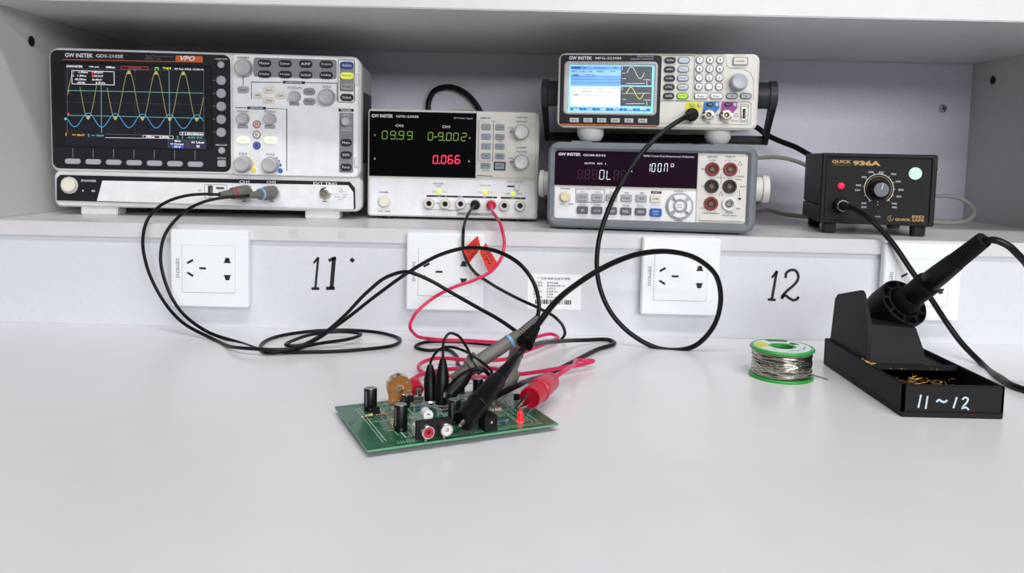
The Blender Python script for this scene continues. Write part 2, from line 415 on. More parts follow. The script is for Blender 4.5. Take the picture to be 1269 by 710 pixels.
# ------------------------------------------------------------------ shared connector shapes
def bnc(t, cx, cy, r, off=0.0, name='bnc_connector', ln=.012, label=None):
    p = t.L(cx, cy, off+ln*.8); k = t.sc(cx, cy)*r; bm = bmesh.new(); o = (p.x, -off, p.y)
    lathe(bm, [(k*1.25, -.0005), (k*1.25, .0015), (k*.95, .002), (k*.95, .004), (k*.78, .0045), (k*.78, ln-.001), (k*.72, ln), (k*.55, ln), (k*.52, .003)], o, n=24, capb=False)
    for s in (-1, 1): lathe(bm, [(k*.16, k*.7), (k*.16, k*1.05)], (p.x, -off-ln*.6, p.y), (s, 0, 0), 8)
    j = t.part(name, bm, M_METAL, None, label)
    bm = bmesh.new(); lathe(bm, [(k*.53, .002), (k*.53, ln*.75), (k*.2, ln*.76)], o, n=20, capb=True); d = t.part('insulator', bm, mat('teflon', (140, 130, 112), .5), j)
    bm = bmesh.new(); lathe(bm, [(k*.14, ln*.7), (k*.14, ln*.85)], o, n=10); t.part('centre_pin', bm, M_BRASS, j)
    return Vector((p.x, -off, p.y))
def post(t, cx, cy, r, m, off=0.0, ln=.012, name='binding_post', hole=True):
    p = t.L(cx, cy, off+ln*.7); k = t.sc(cx, cy)*r; bm = bmesh.new(); o = (p.x, -off, p.y)
    lathe(bm, [(k*1.08, -.0005), (k*1.08, .002), (k*.85, .0025), (k*.85, .004)], o, n=20, capb=False)
    lathe(bm, [(k*.85, .0035), (k*1.0, .0045), (k*1.0, ln-.001), (k*.9, ln), (k*.55, ln), (k*.5, ln*.4), (k*.05, ln*.4)], o, n=24, ribs=1, rib=.08)
    j = t.part(name, bm, m)
    bm = bmesh.new(); lathe(bm, [(k*.48, ln*.4), (k*.48, ln*.8), (k*.3, ln*.8), (k*.28, ln*.45), (k*.03, ln*.45)], o, n=16); t.part('contact', bm, mat('dark_contact', (44, 40, 38), .35, .7), j)
    return Vector((p.x, -off, p.y)), ln
def usb(t, cx, cy, w, h, off=0.0):
    t.btn(cx, cy, w, h, M_METAL, .001, off, r=w*.08, name='usb_port'); t.btn(cx, cy, w*.72, h*.82, M_INK, .0012, off, r=.5, name='usb_opening')
    t.btn(cx+w*.14, cy, w*.2, h*.66, M_WHITE, .0014, off, r=.5, name='usb_tongue')

# ================================================================== OSCILLOSCOPE
S1 = (50, 50, 240/775); S2 = (250, 50, 220/679)
O = device('oscilloscope', 'large off-white bench oscilloscope showing yellow and blue sine waves', 'oscilloscope', 255, .098, 3.5, SH, S1)
a = O.L(30, 28); O.crop = S2; b = O.L(606, 656); m1 = O.L(606, 528)
xl, xr, zt, zb, zm = a.x, b.x, a.y, b.y, m1.y
bm = bmesh.new(); rr_prism(bm, xl+.004, xr-.002, zb, zt-.002, .012, .006, .128, .003, 5, .01); hs = O.part('housing', bm, mat('scope_housing', (188, 186, 184), .5))
for i in range(8):
    bm = bmesh.new(); box(bm, xr-.0025, xr-.0012, .03+i*.011, .036+i*.011, zb+.06, zt-.04); O.part('vent_slot', bm, M_DARK, hs)
bm = bmesh.new(); rr_prism(bm, xl, xr, zm, zt, .012, 0, .02, .003, 6); O.part('front_panel', bm, M_LGREY)
bm = bmesh.new(); rr_prism(bm, xl+.003, xr+.001, zb, zm+.002, .008, .001, .02, .002, 5); O.part('lower_panel', bm, M_LGREY)
O.crop = S1
O.plate('screen_bezel', (37, 37), (762, 527), 28, .0012, .004, M_DARK, .001, label='dark slate screen surround')
# recessed-looking screen surround and the display itself
a = O.L(52, 86, .0014); b = O.L(690, 437, .0014); bm = bmesh.new()
c = O.L(92, 92, .0014); d = O.L(664, 434, .0014)
rr_frame(bm, (a.x, b.x, b.y, a.y), (c.x, d.x, d.y, c.y), .003, .001, -.0024, -.0008, .0008); O.part('screen_frame', bm, M_BLK)
scr = O.plate('screen', (92, 92), (664, 434), 3, .0015, .0008, mat('scope_screen', (30, 31, 36), .12, emit=.55, var=.05), .0001)
E_Y = mat('trace_yellow', (160, 156, 92), .4, emit=.5); E_B = mat('trace_blue', (58, 150, 205), .4, emit=.65); E_C = mat('cursor_cyan', (110, 180, 172), .4, emit=.45)
E_W = mat('screen_white', (225, 225, 228), .4, emit=.75); E_R = mat('screen_red', (210, 60, 60), .4, emit=.7); E_O = mat('screen_amber', (225, 165, 60), .4, emit=.8)
E_G = mat('grid_grey', (92, 94, 98), .4, emit=.5); E_LB = mat('screen_blue', (40, 80, 190), .4, emit=.6); E_K = mat('screen_dark', (36, 38, 58), .4, emit=.5)
O.crop = (60, 70, 220/1202); so = .0016
def ww(x, s): return s*(x-130)/920            # the picture leans with the camera's tilt
def yel(x):
    ph = (x-545)/184.0; y = 262 + .018*(x-545)
    return y - 165*math.cos(2*math.pi*ph)
xs = [130+i*4 for i in range(231)]
def runs(fn, ok):
    cur = []; out = []
    for x in xs:
        if ok(x): cur.append((x, fn(x)))
        elif cur: out.append(cur); cur = []
    if cur: out.append(cur)
    return out
for r_ in runs(yel, lambda x: not (160 < x < 446 and yel(x) < 196)):
    if len(r_) > 1: O.line(r_, 3, E_Y, so)
for k in (-1.5, -.5, .5, 1.5, 2.5):           # thickened troughs and crests
    x = 545+184*k; y = yel(x)
    if 130 < x < 1050: O.fill([(x-16, y-22), (x+16, y-22), (x+6, y+4), (x-6, y+4)], E_Y, so)
for k in (0, 1, 2):
    x = 545+184*k; y = yel(x); O.fill([(x-16, y+22), (x-7, y-2), (x+7, y-2), (x+16, y+22)], E_Y, so)
O.line([(x, 430+.016*(x-270) - 47*math.cos(2*math.pi*(x-270)/184.0)) for x in xs], 4, E_B, so, lift=.0002)
O.line([(130, 230), (1050, 248)], 3, E_C, so, lift=.00016); O.line([(130, 398), (1050, 418)], 3, E_C, so, lift=.00016)
O.line([(357, 198), (360, 518)], 3, E_C, so, lift=.00016); O.line([(817, 95), (823, 528)], 3, E_C, so, lift=.00016)
for i in range(60): O.rect((130+i*15.5, 306+i*.32), (134+i*15.5, 309+i*.32), E_G, so)
for i in range(28): O.rect((584, 95+i*15.5), (588, 98+i*15.5), E_G, so)
O.boxline((158, 95), (446, 193), 3, E_W, so); O.line([(128, 85), (128, 520)], 2, E_G, so); O.line([(1052, 90), (1054, 560)], 2, E_G, so)
O.line([(125, 85), (1050, 96)], 1.5, E_G, so)
for tx, x, y, w in (('-1.00ms', 232, 106, 70), ('49.6mV', 340, 109, 62), ('1.20ms', 228, 130, 58), ('43.2mV', 340, 132, 62), ('d2.20ms', 218, 154, 76), ('d6.40mV', 330, 157, 68), ('dV/dt', 222, 176, 52), ('2.9V/s', 352, 179, 66)):
    O.text(tx, x, y, 13, E_W, so, w)
for y in (108, 131): O.rect((294, y-8), (306, y+9), E_R, so); O.text('1' if y == 108 else '2', 170, y-2, 12, E_W, so)
O.text('GWINSTEK', 178, 67, 15, E_W, so, 112); O.text('10k pts', 310, 71, 12, E_W, so, 66); O.text('20MSa/s', 420, 73, 13, E_W, so, 62)
O.boxline((492, 66), (676, 90), 2, E_R, so); O.line([(540, 76), (630, 78)], 5, E_G, so); O.line([(722, 92), (722, 76), (744, 76), (744, 93)], 4, mat('screen_green', (130, 220, 110), .4, emit=.8), so)
O.text("Trig'd", 802, 80, 16, mat('screen_yellow', (222, 226, 60), .4, emit=.9), so, 54); O.text('23 Sep 2022 10:30:16', 953, 87, 13, E_W, so, 196)
O.fill([(578, 88), (598, 88), (588, 99)], E_R, so); O.rect((132, 228), (142, 242), E_R, so); O.rect((132, 381), (142, 396), E_R, so); O.fill([(104, 414), (120, 414), (127, 422), (120, 431), (104, 431)], E_C, so)
O.text('1', 120, 527, 22, E_O, so); O.text('== 20mV', 204, 531, 13, E_O, so, 84); O.text('2', 272, 533, 18, E_C, so); O.text('== 10mV', 334, 535, 13, E_C, so, 84)
O.boxline((640, 533), (845, 556), 2, E_W, so); O.text('500us', 690, 543, 14, E_W, so, 58); O.text('0.000s', 785, 545, 14, E_W, so, 66)
O.line([(385, 525), (640, 531)], 2, E_G, so); O.line([(385, 549), (640, 553)], 2, E_W, so)
O.boxline((890, 512), (1050, 534), 2, E_W, so); O.text('F 1.00100kHz', 974, 524, 13, E_W, so, 140); O.text('2', 874, 547, 18, E_C, so); O.text('f', 908, 548, 18, E_C, so); O.text('-4.0V DC', 990, 549, 14, E_C, so, 110)
O.rect((810, 562), (938, 622), E_K, so); O.boxline((810, 562), (938, 622), 2, E_G, so); O.rect((836, 602), (916, 621), E_LB, so, .00012); O.text('Mode', 876, 572, 12, E_W, so, 40); O.text('H Cursor', 874, 592, 13, E_W, so, 90); O.text('AC DC', 876, 612, 13, E_W, so, 64, lift=0) if False else O.text('H V', 876, 612, 13, E_W, .00175, 40)
O.rect((946, 564), (1074, 624), E_K, so); O.boxline((946, 564), (1074, 624), 2, E_G, so); O.text('H Unit', 1013, 582, 14, E_W, .00175, 84); O.text('S', 1013, 608, 15, E_W, .00175, 24)
O.finish('screen_graphics', scr)
# print and keys on the bezel
O.crop = S1; so = .0013
O.plate('badge', (540, 60), (650, 89), 6, .0018, .001, M_ORANGE, .0002, label='orange badge strip')
O.fill([(90, 75), (545, 84), (650, 86), (650, 89), (90, 78)], M_ORANGE, so)
O.text('GW INSTEK', 155, 60, 17, M_WINK, so, 112, .02); O.text('GDS-2102E', 277, 63, 13, M_WINK, so, 108, .01); O.text('VPO', 588, 72, 20, M_WINK, .0019, 62, .02, shear=.3)
O.text('Digital Storage Oscilloscope', 478, 64, 7, M_GINK, so, 112, .0); O.text('100 MHz  1 GSa/s', 452, 73, 7, M_GINK, so, 64, .0)
for i in range(7): O.btn(129+i*81.8, 484+i*2, 62, 22, M_BTNG, .0022, so, name='soft_key'); O.line([(130+i*81.5, 432+i*1.6), (130+i*81.5, 468+i*1.8)], 2.5, M_GINK, so)
for i in range(5): O.btn(723, 160+i*52, 38, 38, M_BTNG, .0022, so, name='soft_key'); O.line([(682, 159+i*52), (700, 159.5+i*52)], 2.5, M_GINK, so)
O.btn(722, 97, 27, 27, M_BTNG, .002, so, name='soft_key'); O.btn(725, 441, 27, 27, M_BTNG, .002, so, name='soft_key'); O.btn(725, 493, 34, 27, M_BTNG, .002, so, r=6, name='soft_key')
O.text('HARDCOPY', 724, 75, 7, M_WINK, so, 48, 0); O.text('MENU OFF', 725, 419, 7, M_WINK, so, 46, 0); O.text('OPTION', 725, 472, 7, M_WINK, so, 34, 0)
# right-hand control panel
O.crop = S2
O.plate('control_panel', (117, 52), (597, 524), 14, .0012, .003, M_WHITE, .0008)
so = .0014
M_KEYD = mat('charcoal_key', (32, 34, 38), .45, spec=.3); M_PADG = mat('pad_grey', (128, 129, 134), .5); M_LIT = mat('lit_cream', (250, 248, 214), .4, emit=.35); M_LIME = mat('lit_lime', (214, 226, 84), .4, emit=.25)
O.plate('key_field', (198, 65), (516, 148), 10, .0018, .001, M_PADG, .0003)
nm = (('Measure', 'Cursor', 'APP', 'Acquire'), ('Display', 'Help', 'Save/Recall', 'Utility'))
for j in range(2):
    for i in range(4):
        O.btn(240+i*78.7, 87+j*42+i*1.5, 50, 27, M_KEYD, .0024, .0018, name='menu_key'); O.text(nm[j][i], 240+i*78.7, 87+j*42+i*1.5, 9, M_WINK, .0043, 38, 0)
O.boxline((522, 73), (584, 238), 2.5, M_INK, so, 8); O.plate('key_field', (528, 84), (581, 196), 4, .0018, .001, M_PADG, .0003)
for y, m, tx in ((95, mat('navy_key', (24, 60, 130), .4), 'Autoset'), (135, M_LIME, 'Run/Stop'), (177, mat('stone_key', (150, 152, 146), .45), 'Single'), (218, M_KEYD, 'Default')):
    O.btn(555, y, 51, 27, m, .0024, .0018, name='run_key'); O.text(tx, 555, y, 9, M_WINK if m.name in ('navy_key', 'charcoal_key') else M_INK, .0043, 34, 0)
O.knob(155, 103, 33, .014, M_KNOB, .0014, label='grey VARIABLE knob'); O.text('VARIABLE', 158, 66, 8, M_INK, so, 46, 0.01); O.line([(158, 140), (158, 174)], 2.5, M_INK, so)
O.btn(158, 189, 45, 25, M_BTNG, .0024, so, name='select_key'); O.text('Select', 158, 189, 9, M_INK, .0039, 28, 0)
def pill(cx, cy, w, h, tx):
    O.rect((cx-w/2, cy-h/2), (cx+w/2, cy+h/2), M_INK, so); O.text(tx, cx, cy, h*.62, M_WINK, so+.0002, w*.72, .01)
O.line([(190, 226), (190, 160), (312, 161)], 2.5, M_INK, so); O.line([(396, 162), (518, 164), (518, 236)], 2.5, M_INK, so); pill(353, 161, 84, 13, 'HORIZONTAL')
for x, y, w, h, tx in ((258, 190, 46, 24, 'Search'), (258, 229, 46, 22, 'Search'), (215, 210, 38, 24, '<'), (302, 212, 38, 24, '>')):
    O.btn(x, y, w, h, M_IVORY, .0022, so, name='search_key'); O.text(tx if tx != 'Search' or y < 200 else 'Clear', x, y, 9, M_INK, .0037, w*.55, 0)
O.knob(352, 214, 21, .011, M_KNOB, so); O.text('POSITION', 356, 182, 8, M_INK, so, 54, 0); O.rect((335, 236), (374, 250), M_MGREY, so)
O.btn(411, 196, 45, 26, M_MGREY, .0022, so, name='zoom_key'); O.text('Zoom', 411, 196, 9, M_INK, .0037, 26, 0); O.btn(411, 234, 45, 26, M_MGREY, .0022, so, name='play_key'); O.text('Play', 411, 234, 9, M_INK, .0037, 24, 0)
O.knob(474, 215, 31, .014, M_KNOB, so, label='grey horizontal SCALE knob'); O.text('SCALE', 478, 177, 8, M_INK, so, 32, 0)
O.line([(130, 257), (172, 258)], 2.5, M_INK, so); O.line([(248, 260), (325, 263), (325, 500)], 2.5, M_INK, so); pill(210, 259, 72, 12, 'VERTICAL')
for x, y in ((153, 299), (257, 300)):
    O.knob(x, y, 22, .011, M_KNOB, so); O.text('POSITION', x+4, y-27, 8, M_INK, so, 42, 0); O.rect((x-16, y+24), (x+24, y+38), M_MGREY, so); O.text('PUSH TO ZERO', x+4, y+31, 6, M_WINK, so+.0002, 34, 0)
for y, m, tx in ((321, mat('pink_key', (226, 178, 168), .4), 'M'), (361, M_IVORY, 'R'), (402, mat('violet_key', (86, 98, 196), .4), 'B')):
    O.btn(210, y, 29, 29, M_GRAPH, .0012, so, name='key_ring'); O.btn(210, y, 24, 24, m, .0026, so, name='round_key'); O.text(tx, 210, y, 11, M_INK, .0041, 9, 0)
for x, y, tx in ((157, 381, 'CH1'), (262, 382, 'CH2')): O.btn(x, y, 48, 27, M_LIT, .0026, so, name='channel_key', label='lit cream channel key'); O.text(tx, x, y, 10, M_GINK, .0041, 26, 0)
for x, y in ((152, 473), (257, 476)): O.knob(x, y, 31, .014, M_KNOB, so, label='grey vertical SCALE knob'); O.text('SCALE', x+6, y-40, 8, M_INK, so, 32, 0)
M_YD = mat('yellow_dots', (236, 214, 70), .5); M_BD = mat('blue_dots', (30, 110, 184), .5)
for x, y, r_ in ((184, 448, 4), (191, 460, 5.5), (196, 475, 7), (198, 497, 10)): O.dot(x, y, r_, M_YD, so); O.dot(x+103, y+2, r_, M_BD, so)
pill(552, 267, 58, 13, 'TRIGGER'); O.plate('key_field', (526, 276), (579, 506), 5, .0018, .001, M_PADG, .0003)
O.knob(551, 309, 18, .010, M_KNOB, .0018); O.text('LEVEL', 553, 285, 8, M_WINK, .0019, 28, 0); O.rect((534, 332), (572, 347), M_BTNG, .0018); O.text('PUSH 50%', 553, 339, 6, M_INK, .002, 32, 0)
for y, tx in ((391, 'Menu'), (438, '50%'), (485, 'Force')): O.btn(552, y, 43, 27, M_KEYD, .0024, .0018, name='trigger_key'); O.text(tx, 552, y, 9, M_WINK, .0043, 28, 0)
for y in (150, 465): O.btn(592, y, 16, 40, M_LGREY, .002, so, r=2, name='panel_clip')
# lower strip
so = .0006
bm = bmesh.new(); O.crop = S1; p = [O.L(66, 640, .0), O.L(66, 552), O.L(80, 538)]; O.crop = S2; p += [O.L(566, 541), O.L(586, 565), O.L(588, 644)]
vs = [(q.x, -.0006, q.y) for q in p]; f0 = [bm.verts.new(v) for v in vs]; bm.faces.new(f0); f1 = [bm.verts.new((v[0], .004, v[2])) for v in vs]; bm.faces.new(f1)
for i in range(len(vs)): bm.faces.new((f0[i], f0[(i+1) % 6], f1[(i+1) % 6], f1[i]))
O.part('input_strip', bm, M_DARK, None, 'dark slate strip along the lower front')
bm = bmesh.new(); O.crop = S1; p = [O.L(228, 642), O.L(250, 561), ]; O.crop = S2; p += [O.L(560, 554), O.L(580, 580), O.L(582, 646)]
vs = [(q.x, -.0012, q.y) for q in p]; f0 = [bm.verts.new(v) for v in vs]; bm.faces.new(f0); f1 = [bm.verts.new((v[0], .003, v[2])) for v in vs]; bm.faces.new(f1)
for i in range(5): bm.faces.new((f0[i], f0[(i+1) % 5], f1[(i+1) % 5], f1[i]))
O.part('input_plate', bm, M_WHITE)
O.text('CH1', 163, 541, 11, M_WINK, .0008, 38, .015); O.text('CH2', 266, 542, 11, M_WINK, .0008, 36, .015); O.text('EXT TRIG', 472, 548, 11, M_WINK, .0008, 90, .015)
BN1 = bnc(O, 168, 580, 20, .0012); BN2 = bnc(O, 268, 582, 20, .0012); bnc(O, 469, 586, 19, .0012, label='external trigger connector')
for x in (163, 268, 470): O.line([(x, 604), (x, 616)], 2, M_INK, .0013); O.line([(x-8, 616), (x+8, 616)], 2.5, M_INK, .0013)
for i, tx in enumerate(('1M // 16pF', 'MAX 300V', 'CAT I')): O.text(tx, 533, 590+i*9, 6, M_GINK, .0013, (52, 46, 22)[i], 0)
O.line([(525, 580), (541, 580), (533, 566)], 1.5, M_GINK, .0013, closed=True)
O.crop = S1
O.btn(115, 580, 70, 70, mat('button_ring', (196, 194, 186), .35), .0015, so, name='power_ring'); O.btn(113, 579, 56, 56, M_IVORY, .005, so, name='power_button')
O.text('POWER', 194, 562, 9, M_WINK, .0008, 60, .01); O.text('1   0', 194, 602, 8, M_WINK, .0008, 50, .01)
O.boxline((657, 576), (746, 632), 2, M_GINK, .0013, 4); usb(O, 680, 602, 20, 44, .0013); O.btn(719, 591, 34, 9, M_METAL, .0012, .0013, name='demo_terminal'); O.text('2V', 640, 600, 8, M_INK, .0013, 14, 0)
O.finish()
for c, x0, x1 in ((S1, 155, 302), (S2, 393, 525)):
    O.crop = c; y = 660 if c is S1 else 655; a = O.L(x0, y); b = O.L(x1, y); bm = bmesh.new(); bevbox(bm, a.x, b.x, .004, .03, 0, zb+.003, .0012); O.part('foot', bm, M_LGREY)
    bm = bmesh.new(); bevbox(bm, a.x, b.x, .095, .12, 0, zb+.003, .0012); O.part('foot', bm, M_LGREY)

# ================================================================== POWER SUPPLY
U = device('power_supply', 'cream bench power supply with green and red digit readouts', 'power supply', 563, .135, 0, SH, (450, 90, 230/816))
a = U.L(22, 158); b = U.L(766, 646); xl, xr, zt, zb = a.x, b.x, a.y, b.y
bm = bmesh.new(); rr_prism(bm, xl+.002, xr-.001, zb+.001, zt-.001, .003, .008, .19, .001, 3); hs = U.part('housing', bm, M_CREAM)
for i in range(5):
    for j in range(3):
        bm = bmesh.new(); box(bm, xr-.0014, xr-.0006, .03+i*.03, .045+i*.03, zb+.03+j*.03, zb+.033+j*.03); U.part('vent_slot', bm, M_DARK, hs)
bm = bmesh.new(); rr_prism(bm, xl, xr, zb, zt, .004, 0, .012, .0015, 4); U.part('front_bezel', bm, M_CREAM)
U.plate('lower_panel', (29, 462), (754, 640), 2, .0008, .003, M_WHITE, .0003)
U.plate('control_panel', (498, 170), (756, 466), 3, .0016, .003, M_CREAM, .0006)
dp = U.plate('display_window', (28, 168), (495, 464), 3, .0016, .003, M_GLOSS, .0006, label='glossy black display window')
so = .0017; E_GR = mat('digit_green', (112, 146, 44), .4, emit=.5); E_RD = mat('digit_red', (235, 40, 76), .4, emit=1.1)
for ch, x in zip('0999', (95, 131, 168, 205)): U.seg7(ch, x, 274+.02*(x-95), 22, 34, E_GR, 3.2, so)
for ch, x in zip('09002', (296, 341, 377, 408, 443)): U.seg7(ch, x, 280+.02*(x-300), 20, 33, E_GR, 3.2, so)
U.line([(311, 283), (326, 283)], 4, E_GR, so)
for x, y in ((149, 292), (357, 298)): U.dot(x, y, 3, E_GR, so)
for ch, x in zip('0066', (318, 354, 384, 415)): U.seg7(ch, x, 382, 19, 34, E_RD, 4.5, so)
U.dot(335, 399, 3, E_RD, so)
U.text('GW INSTEK', 85, 190, 15, M_WINK, so, 94, .02); U.text('GPD-2303S', 195, 193, 10, M_WINK, so, 98, .01); U.text('DC Power Supply', 441, 201, 8, M_WINK, so, 82, 0)
U.text('CH2', 160, 233, 10, M_WINK, so, 36, .01); U.text('CH1', 365, 238, 11, M_WINK, so, 34, .01); U.text('V', 52, 275, 9, M_WINK, so, None, 0); U.text('A', 51, 378, 9, M_WINK, so, None, 0); U.text('V', 469, 288, 9, M_WINK, so, None, 0); U.text('A', 466, 389, 9, M_WINK, so, None, 0)
U.finish('display_digits', dp)
M_KEYB = mat('blue_grey_key', (142, 150, 158), .45)
for i, tx in enumerate('1234'):
    U.btn(541, 239+i*42.4, 40, 25, M_KEYB, .0026, so, r=5, name='memory_key'); U.text(tx, 541, 239+i*42.4, 11, M_INK, .0045, None, 0)
for i, tx in enumerate(('CH1', 'CH2', 'CH3', 'BEEP')):
    U.btn(602, 240+i*42.4, 40, 25, M_KEYB, .0026, so, r=5, name='channel_key'); U.text(tx, 602, 240+i*42.4, 8, M_INK, .0045, 24, 0)
U.btn(539, 409, 42, 25, M_KEYB, .0026, so, r=5, name='lock_key'); U.text('LOCK', 539, 409, 8, M_INK, .0045, 28, 0)
U.btn(600, 411, 52, 38, M_GRAPH, .001, so, r=3, name='key_surround'); U.btn(600, 411, 42, 28, M_KEYB, .0028, so, r=4, name='output_key'); U.text('OUTPUT', 600, 411, 7, M_INK, .0047, 32, 0)
U.line([(515, 210), (508, 210), (506, 388), (570, 388), (573, 212), (566, 211)], 1.6, M_INK, so); U.text('MEMORY', 540, 200, 7, M_INK, so, 46, .01)
U.text('FAIL', 602, 301, 6, M_INK, so, 18, 0); U.text('UNLOCK', 539, 430, 6, M_INK, so, 34, 0); U.line([(500, 452), (570, 455)], 3, M_INK, so)
for y, tx in ((261, ('VOLTAGE', 'SER/INDEP')), (394, ('CURRENT', 'TRACKING'))):
    U.knob(696, y, 33, .016, M_LGREY, so, ribs=1); U.text(tx[0], 697, y-64, 8, M_INK, so, 48, .01); U.text(tx[1], 697, y-46, 7, M_INK, so, 50, 0)
    U.btn(651, y-1, 15, 15, M_MGREY, .0012, so, name='indicator'); U.text('FINE', 650, y-17, 6, M_INK, so, 20, 0)
so = .0009; E_L = mat('led_lime', (206, 226, 60), .4, emit=.6)
for x, y, tx, ml in ((331, 523, ('C.V.', 'C.C.'), (312, 362)), (537, 526, ('C.V.', 'C.C.'), (514, 558)), (659, 532, ('OVER', 'LOAD'), (636, 687))):
    U.btn(x, y, 18, 18, E_L, .0018, so, name='indicator_led', label='lit yellow-green indicator'); U.text(tx[0], ml[0], y, 8, M_INK, so, 20, 0); U.text(tx[1], ml[1], y+1, 8, mat('red_ink', (190, 40, 50), .6) if x < 600 else M_INK, so, 24, 0)
U.text('MASTER', 331, 488, 7, M_INK, so, 46, 0); U.text('CH2', 331, 499, 6, M_INK, so, 24, 0); U.text('SLAVE CH1', 537, 496, 7, M_INK, so, 46, 0)
U.rect((279, 538), (589, 553), M_GRAPH, so); U.rect((605, 546), (714, 557), M_GRAPH, so)
for x, tx in ((297, '-'), (331, 'CH2'), (364, '+'), (428, 'GND'), (496, '-'), (533, 'CH1'), (570, '+')): U.text(tx, x, 546, 7 if tx not in '-' else 2, M_WINK, so+.0002, None, .01)
for x, tx in ((624, '-'), (658, 'CH3'), (694, '+')): U.text(tx, x, 552, 6 if tx not in '-' else 2, M_WINK, so+.0002, None, .01)
U.rect((277, 600), (420, 606), M_BTNG, so); U.rect((412, 614), (584, 631), M_BTNG, so); U.text('30V 3A', 398, 607, 7, M_INK, so+.0002, 54, 0); U.text('30V 3A MAX', 470, 621, 7, M_INK, so+.0002, 90, 0)
U.line([(313, 574), (339, 574)], 2, M_INK, so); U.line([(452, 577), (470, 577)], 2, M_INK, so)
for x, y in ((290, 575), (361, 577), (429, 577), (621, 584), (690, 585)): post(U, x, y, 23, M_CREAM, so)
PB, _ = post(U, 494, 580, 23, M_CREAM, so); PR, _ = post(U, 564, 581, 23, M_CREAM, so)
U.rect((634, 496), (676, 504), M_INK, so); U.btn(676, 501, 22, 34, M_LGREY, .004, so, r=6, name='slide_switch'); U.text('2.5V 3.3V 5V', 668, 480, 6, M_INK, so, 74, 0)
U.btn(93, 567, 58, 58, M_LGREY, .0012, so, name='power_ring'); U.btn(92, 566, 46, 46, M_IVORY, .005, so, name='power_button'); U.text('POWER', 91, 526, 8, M_INK, so, 40, .01); U.text('ON   OFF', 92, 610, 7, M_INK, so, 54, .01)
U.finish()
for x in (xl+.02, xr-.03):
    for y in (.012, .18): 
        bm = bmesh.new(); lathe(bm, [(.008, 0), (.008, zb+.002)], (x+.005, y, 0), (0, 0, 1), 16); U.part('foot', bm, M_BLK)
bm = bmesh.new(); a = U.L(366, 160); b = U.L(470, 160); rr_prism(bm, a.x, b.x, zt-.001, zt+.004, .001, .05, .06, .0008); U.part('carry_handle', bm, M_METAL)

# ================================================================== DIGITAL MULTIMETER
D = device('digital_multimeter', 'bench multimeter in grey rubber bumper, reading OL, under the generator', 'multimeter', 808, .032, -7.5, SH, (670, 165, 280/1269))
a = D.L(45, 47, .006); b = D.L(1203, 566, .006); c = D.L(80, 95, .006); d = D.L(1152, 512, .006)
xl, xr, zt, zb = a.x, b.x, a.y, b.y; DTOP = zt
bm = bmesh.new(); rr_prism(bm, xl+.006, xr-.006, zb+.004, zt-.004, .006, .0, .28, .001, 4); hs = D.part('housing', bm, M_CREAM)
bm = bmesh.new(); rr_frame(bm, (xl, xr, zb, zt), (c.x, d.x, d.y, c.y), .013, .004, -.006, .03, .003, 6); D.part('bumper', bm, M_BUMP, None, 'grey rubber corner bumper')
bm = bmesh.new(); rr_frame(bm, (xl, xr, zb, zt), (xl+.0058, xr-.0058, zb+.0038, zt-.0038), .013, .006, .25, .286, .002, 6); D.part('bumper', bm, M_BUMP)
for x in (.16, .84):
    for z0, z1 in ((zt-.001, zt+.0016), ):
        bm = bmesh.new(); q = xl+(xr-xl)*x; bevbox(bm, q-.012, q+.012, -.002, .02, z0, z1, .0006); D.part('bumper_lug', bm, M_BUMP)
for x in (.12, .88):
    for y in (.002, .255):
        bm = bmesh.new(); q = xl+(xr-xl)*x; bevbox(bm, q-.012, q+.012, y, y+.02, 0, zb+.003, .0006); D.part('foot', bm, M_BLK)
dp = D.plate('display_window', (82, 97), (884, 312), 2, .0016, .003, mat('display_purple_black', (30, 13, 28), .12, spec=.35, emit=.12), .0004, label='dark purple display window')
D.plate('key_panel', (80, 309), (876, 503), 3, .001, .003, M_WHITE, .0004)
D.plate('terminal_panel', (884, 108), (1152, 513), 3, .0022, .004, M_CREAM, .0008)
D.plate('terminal_ledge', (890, 478), (1142, 500), 4, .004, .003, M_CREAM, .0008)
so = .0017; E_V = mat('vfd_white', (196, 214, 214), .4, emit=.8); E_VD = mat('vfd_ghost', (70, 28, 54), .4, emit=.2)
for i, ch in enumerate('888OL88'):
    D.seg7(ch, 222+i*40.5, 231+i*.8, 24, 50, E_V if ch in 'OL' else E_VD, 3.4 if ch in 'OL' else 3, so)
for ch, x in zip('100M', (606, 634, 668, 704)): D.seg7(ch, x, 193+(x-606)*.01, 17, 46, E_V, 3.4, so)
D.text('Ω', 740, 180, 20, E_V, so, None, 0); D.text('M', 508, 215, 11, E_V, so, None, 0); D.text('Ω', 492, 215, 10, E_V, so, None, 0); D.text('AUTO  R/S  1', 305, 170, 9, E_V, so, 120, 0)
D.text('GW INSTEK', 163, 118, 17, M_WINK, so, 126, .03); D.text('GDM-8342', 302, 124, 11, M_WINK, so, 126, .01); D.text('50000 Counts Dual Measurement Multimeter', 720, 130, 11, M_WINK, so, 285, .0)
D.finish('display_digits', dp)
so = .0011
M_KL = mat('silver_key', (168, 171, 176), .45); M_KD = mat('slate_key', (92, 95, 100), .45)
for i, tx in enumerate(('DCV', 'ACV', 'kHz', 'Hz', 'TEMP', '2ND')):
    x = (236, 318, 400, 483, 566, 648)[i]; y = 358+i*2
    D.btn(x, y, 62, 42, M_KL if i < 5 else M_IVORY, .003, so, r=8, name='function_key'); D.text(tx, x, y+1, 12, M_INK, .0042, 34, .0)
    if i < 5: D.text(('DCI', 'ACI', 'MAX', 'REL', 'dB')[i], x+2, y-30, 8, M_INK, so, 24, 0)
D.rect((620, 325), (678, 341), M_INK, so); D.text('SHIFT', 649, 333, 8, M_WINK, so+.0002, 42, 0)
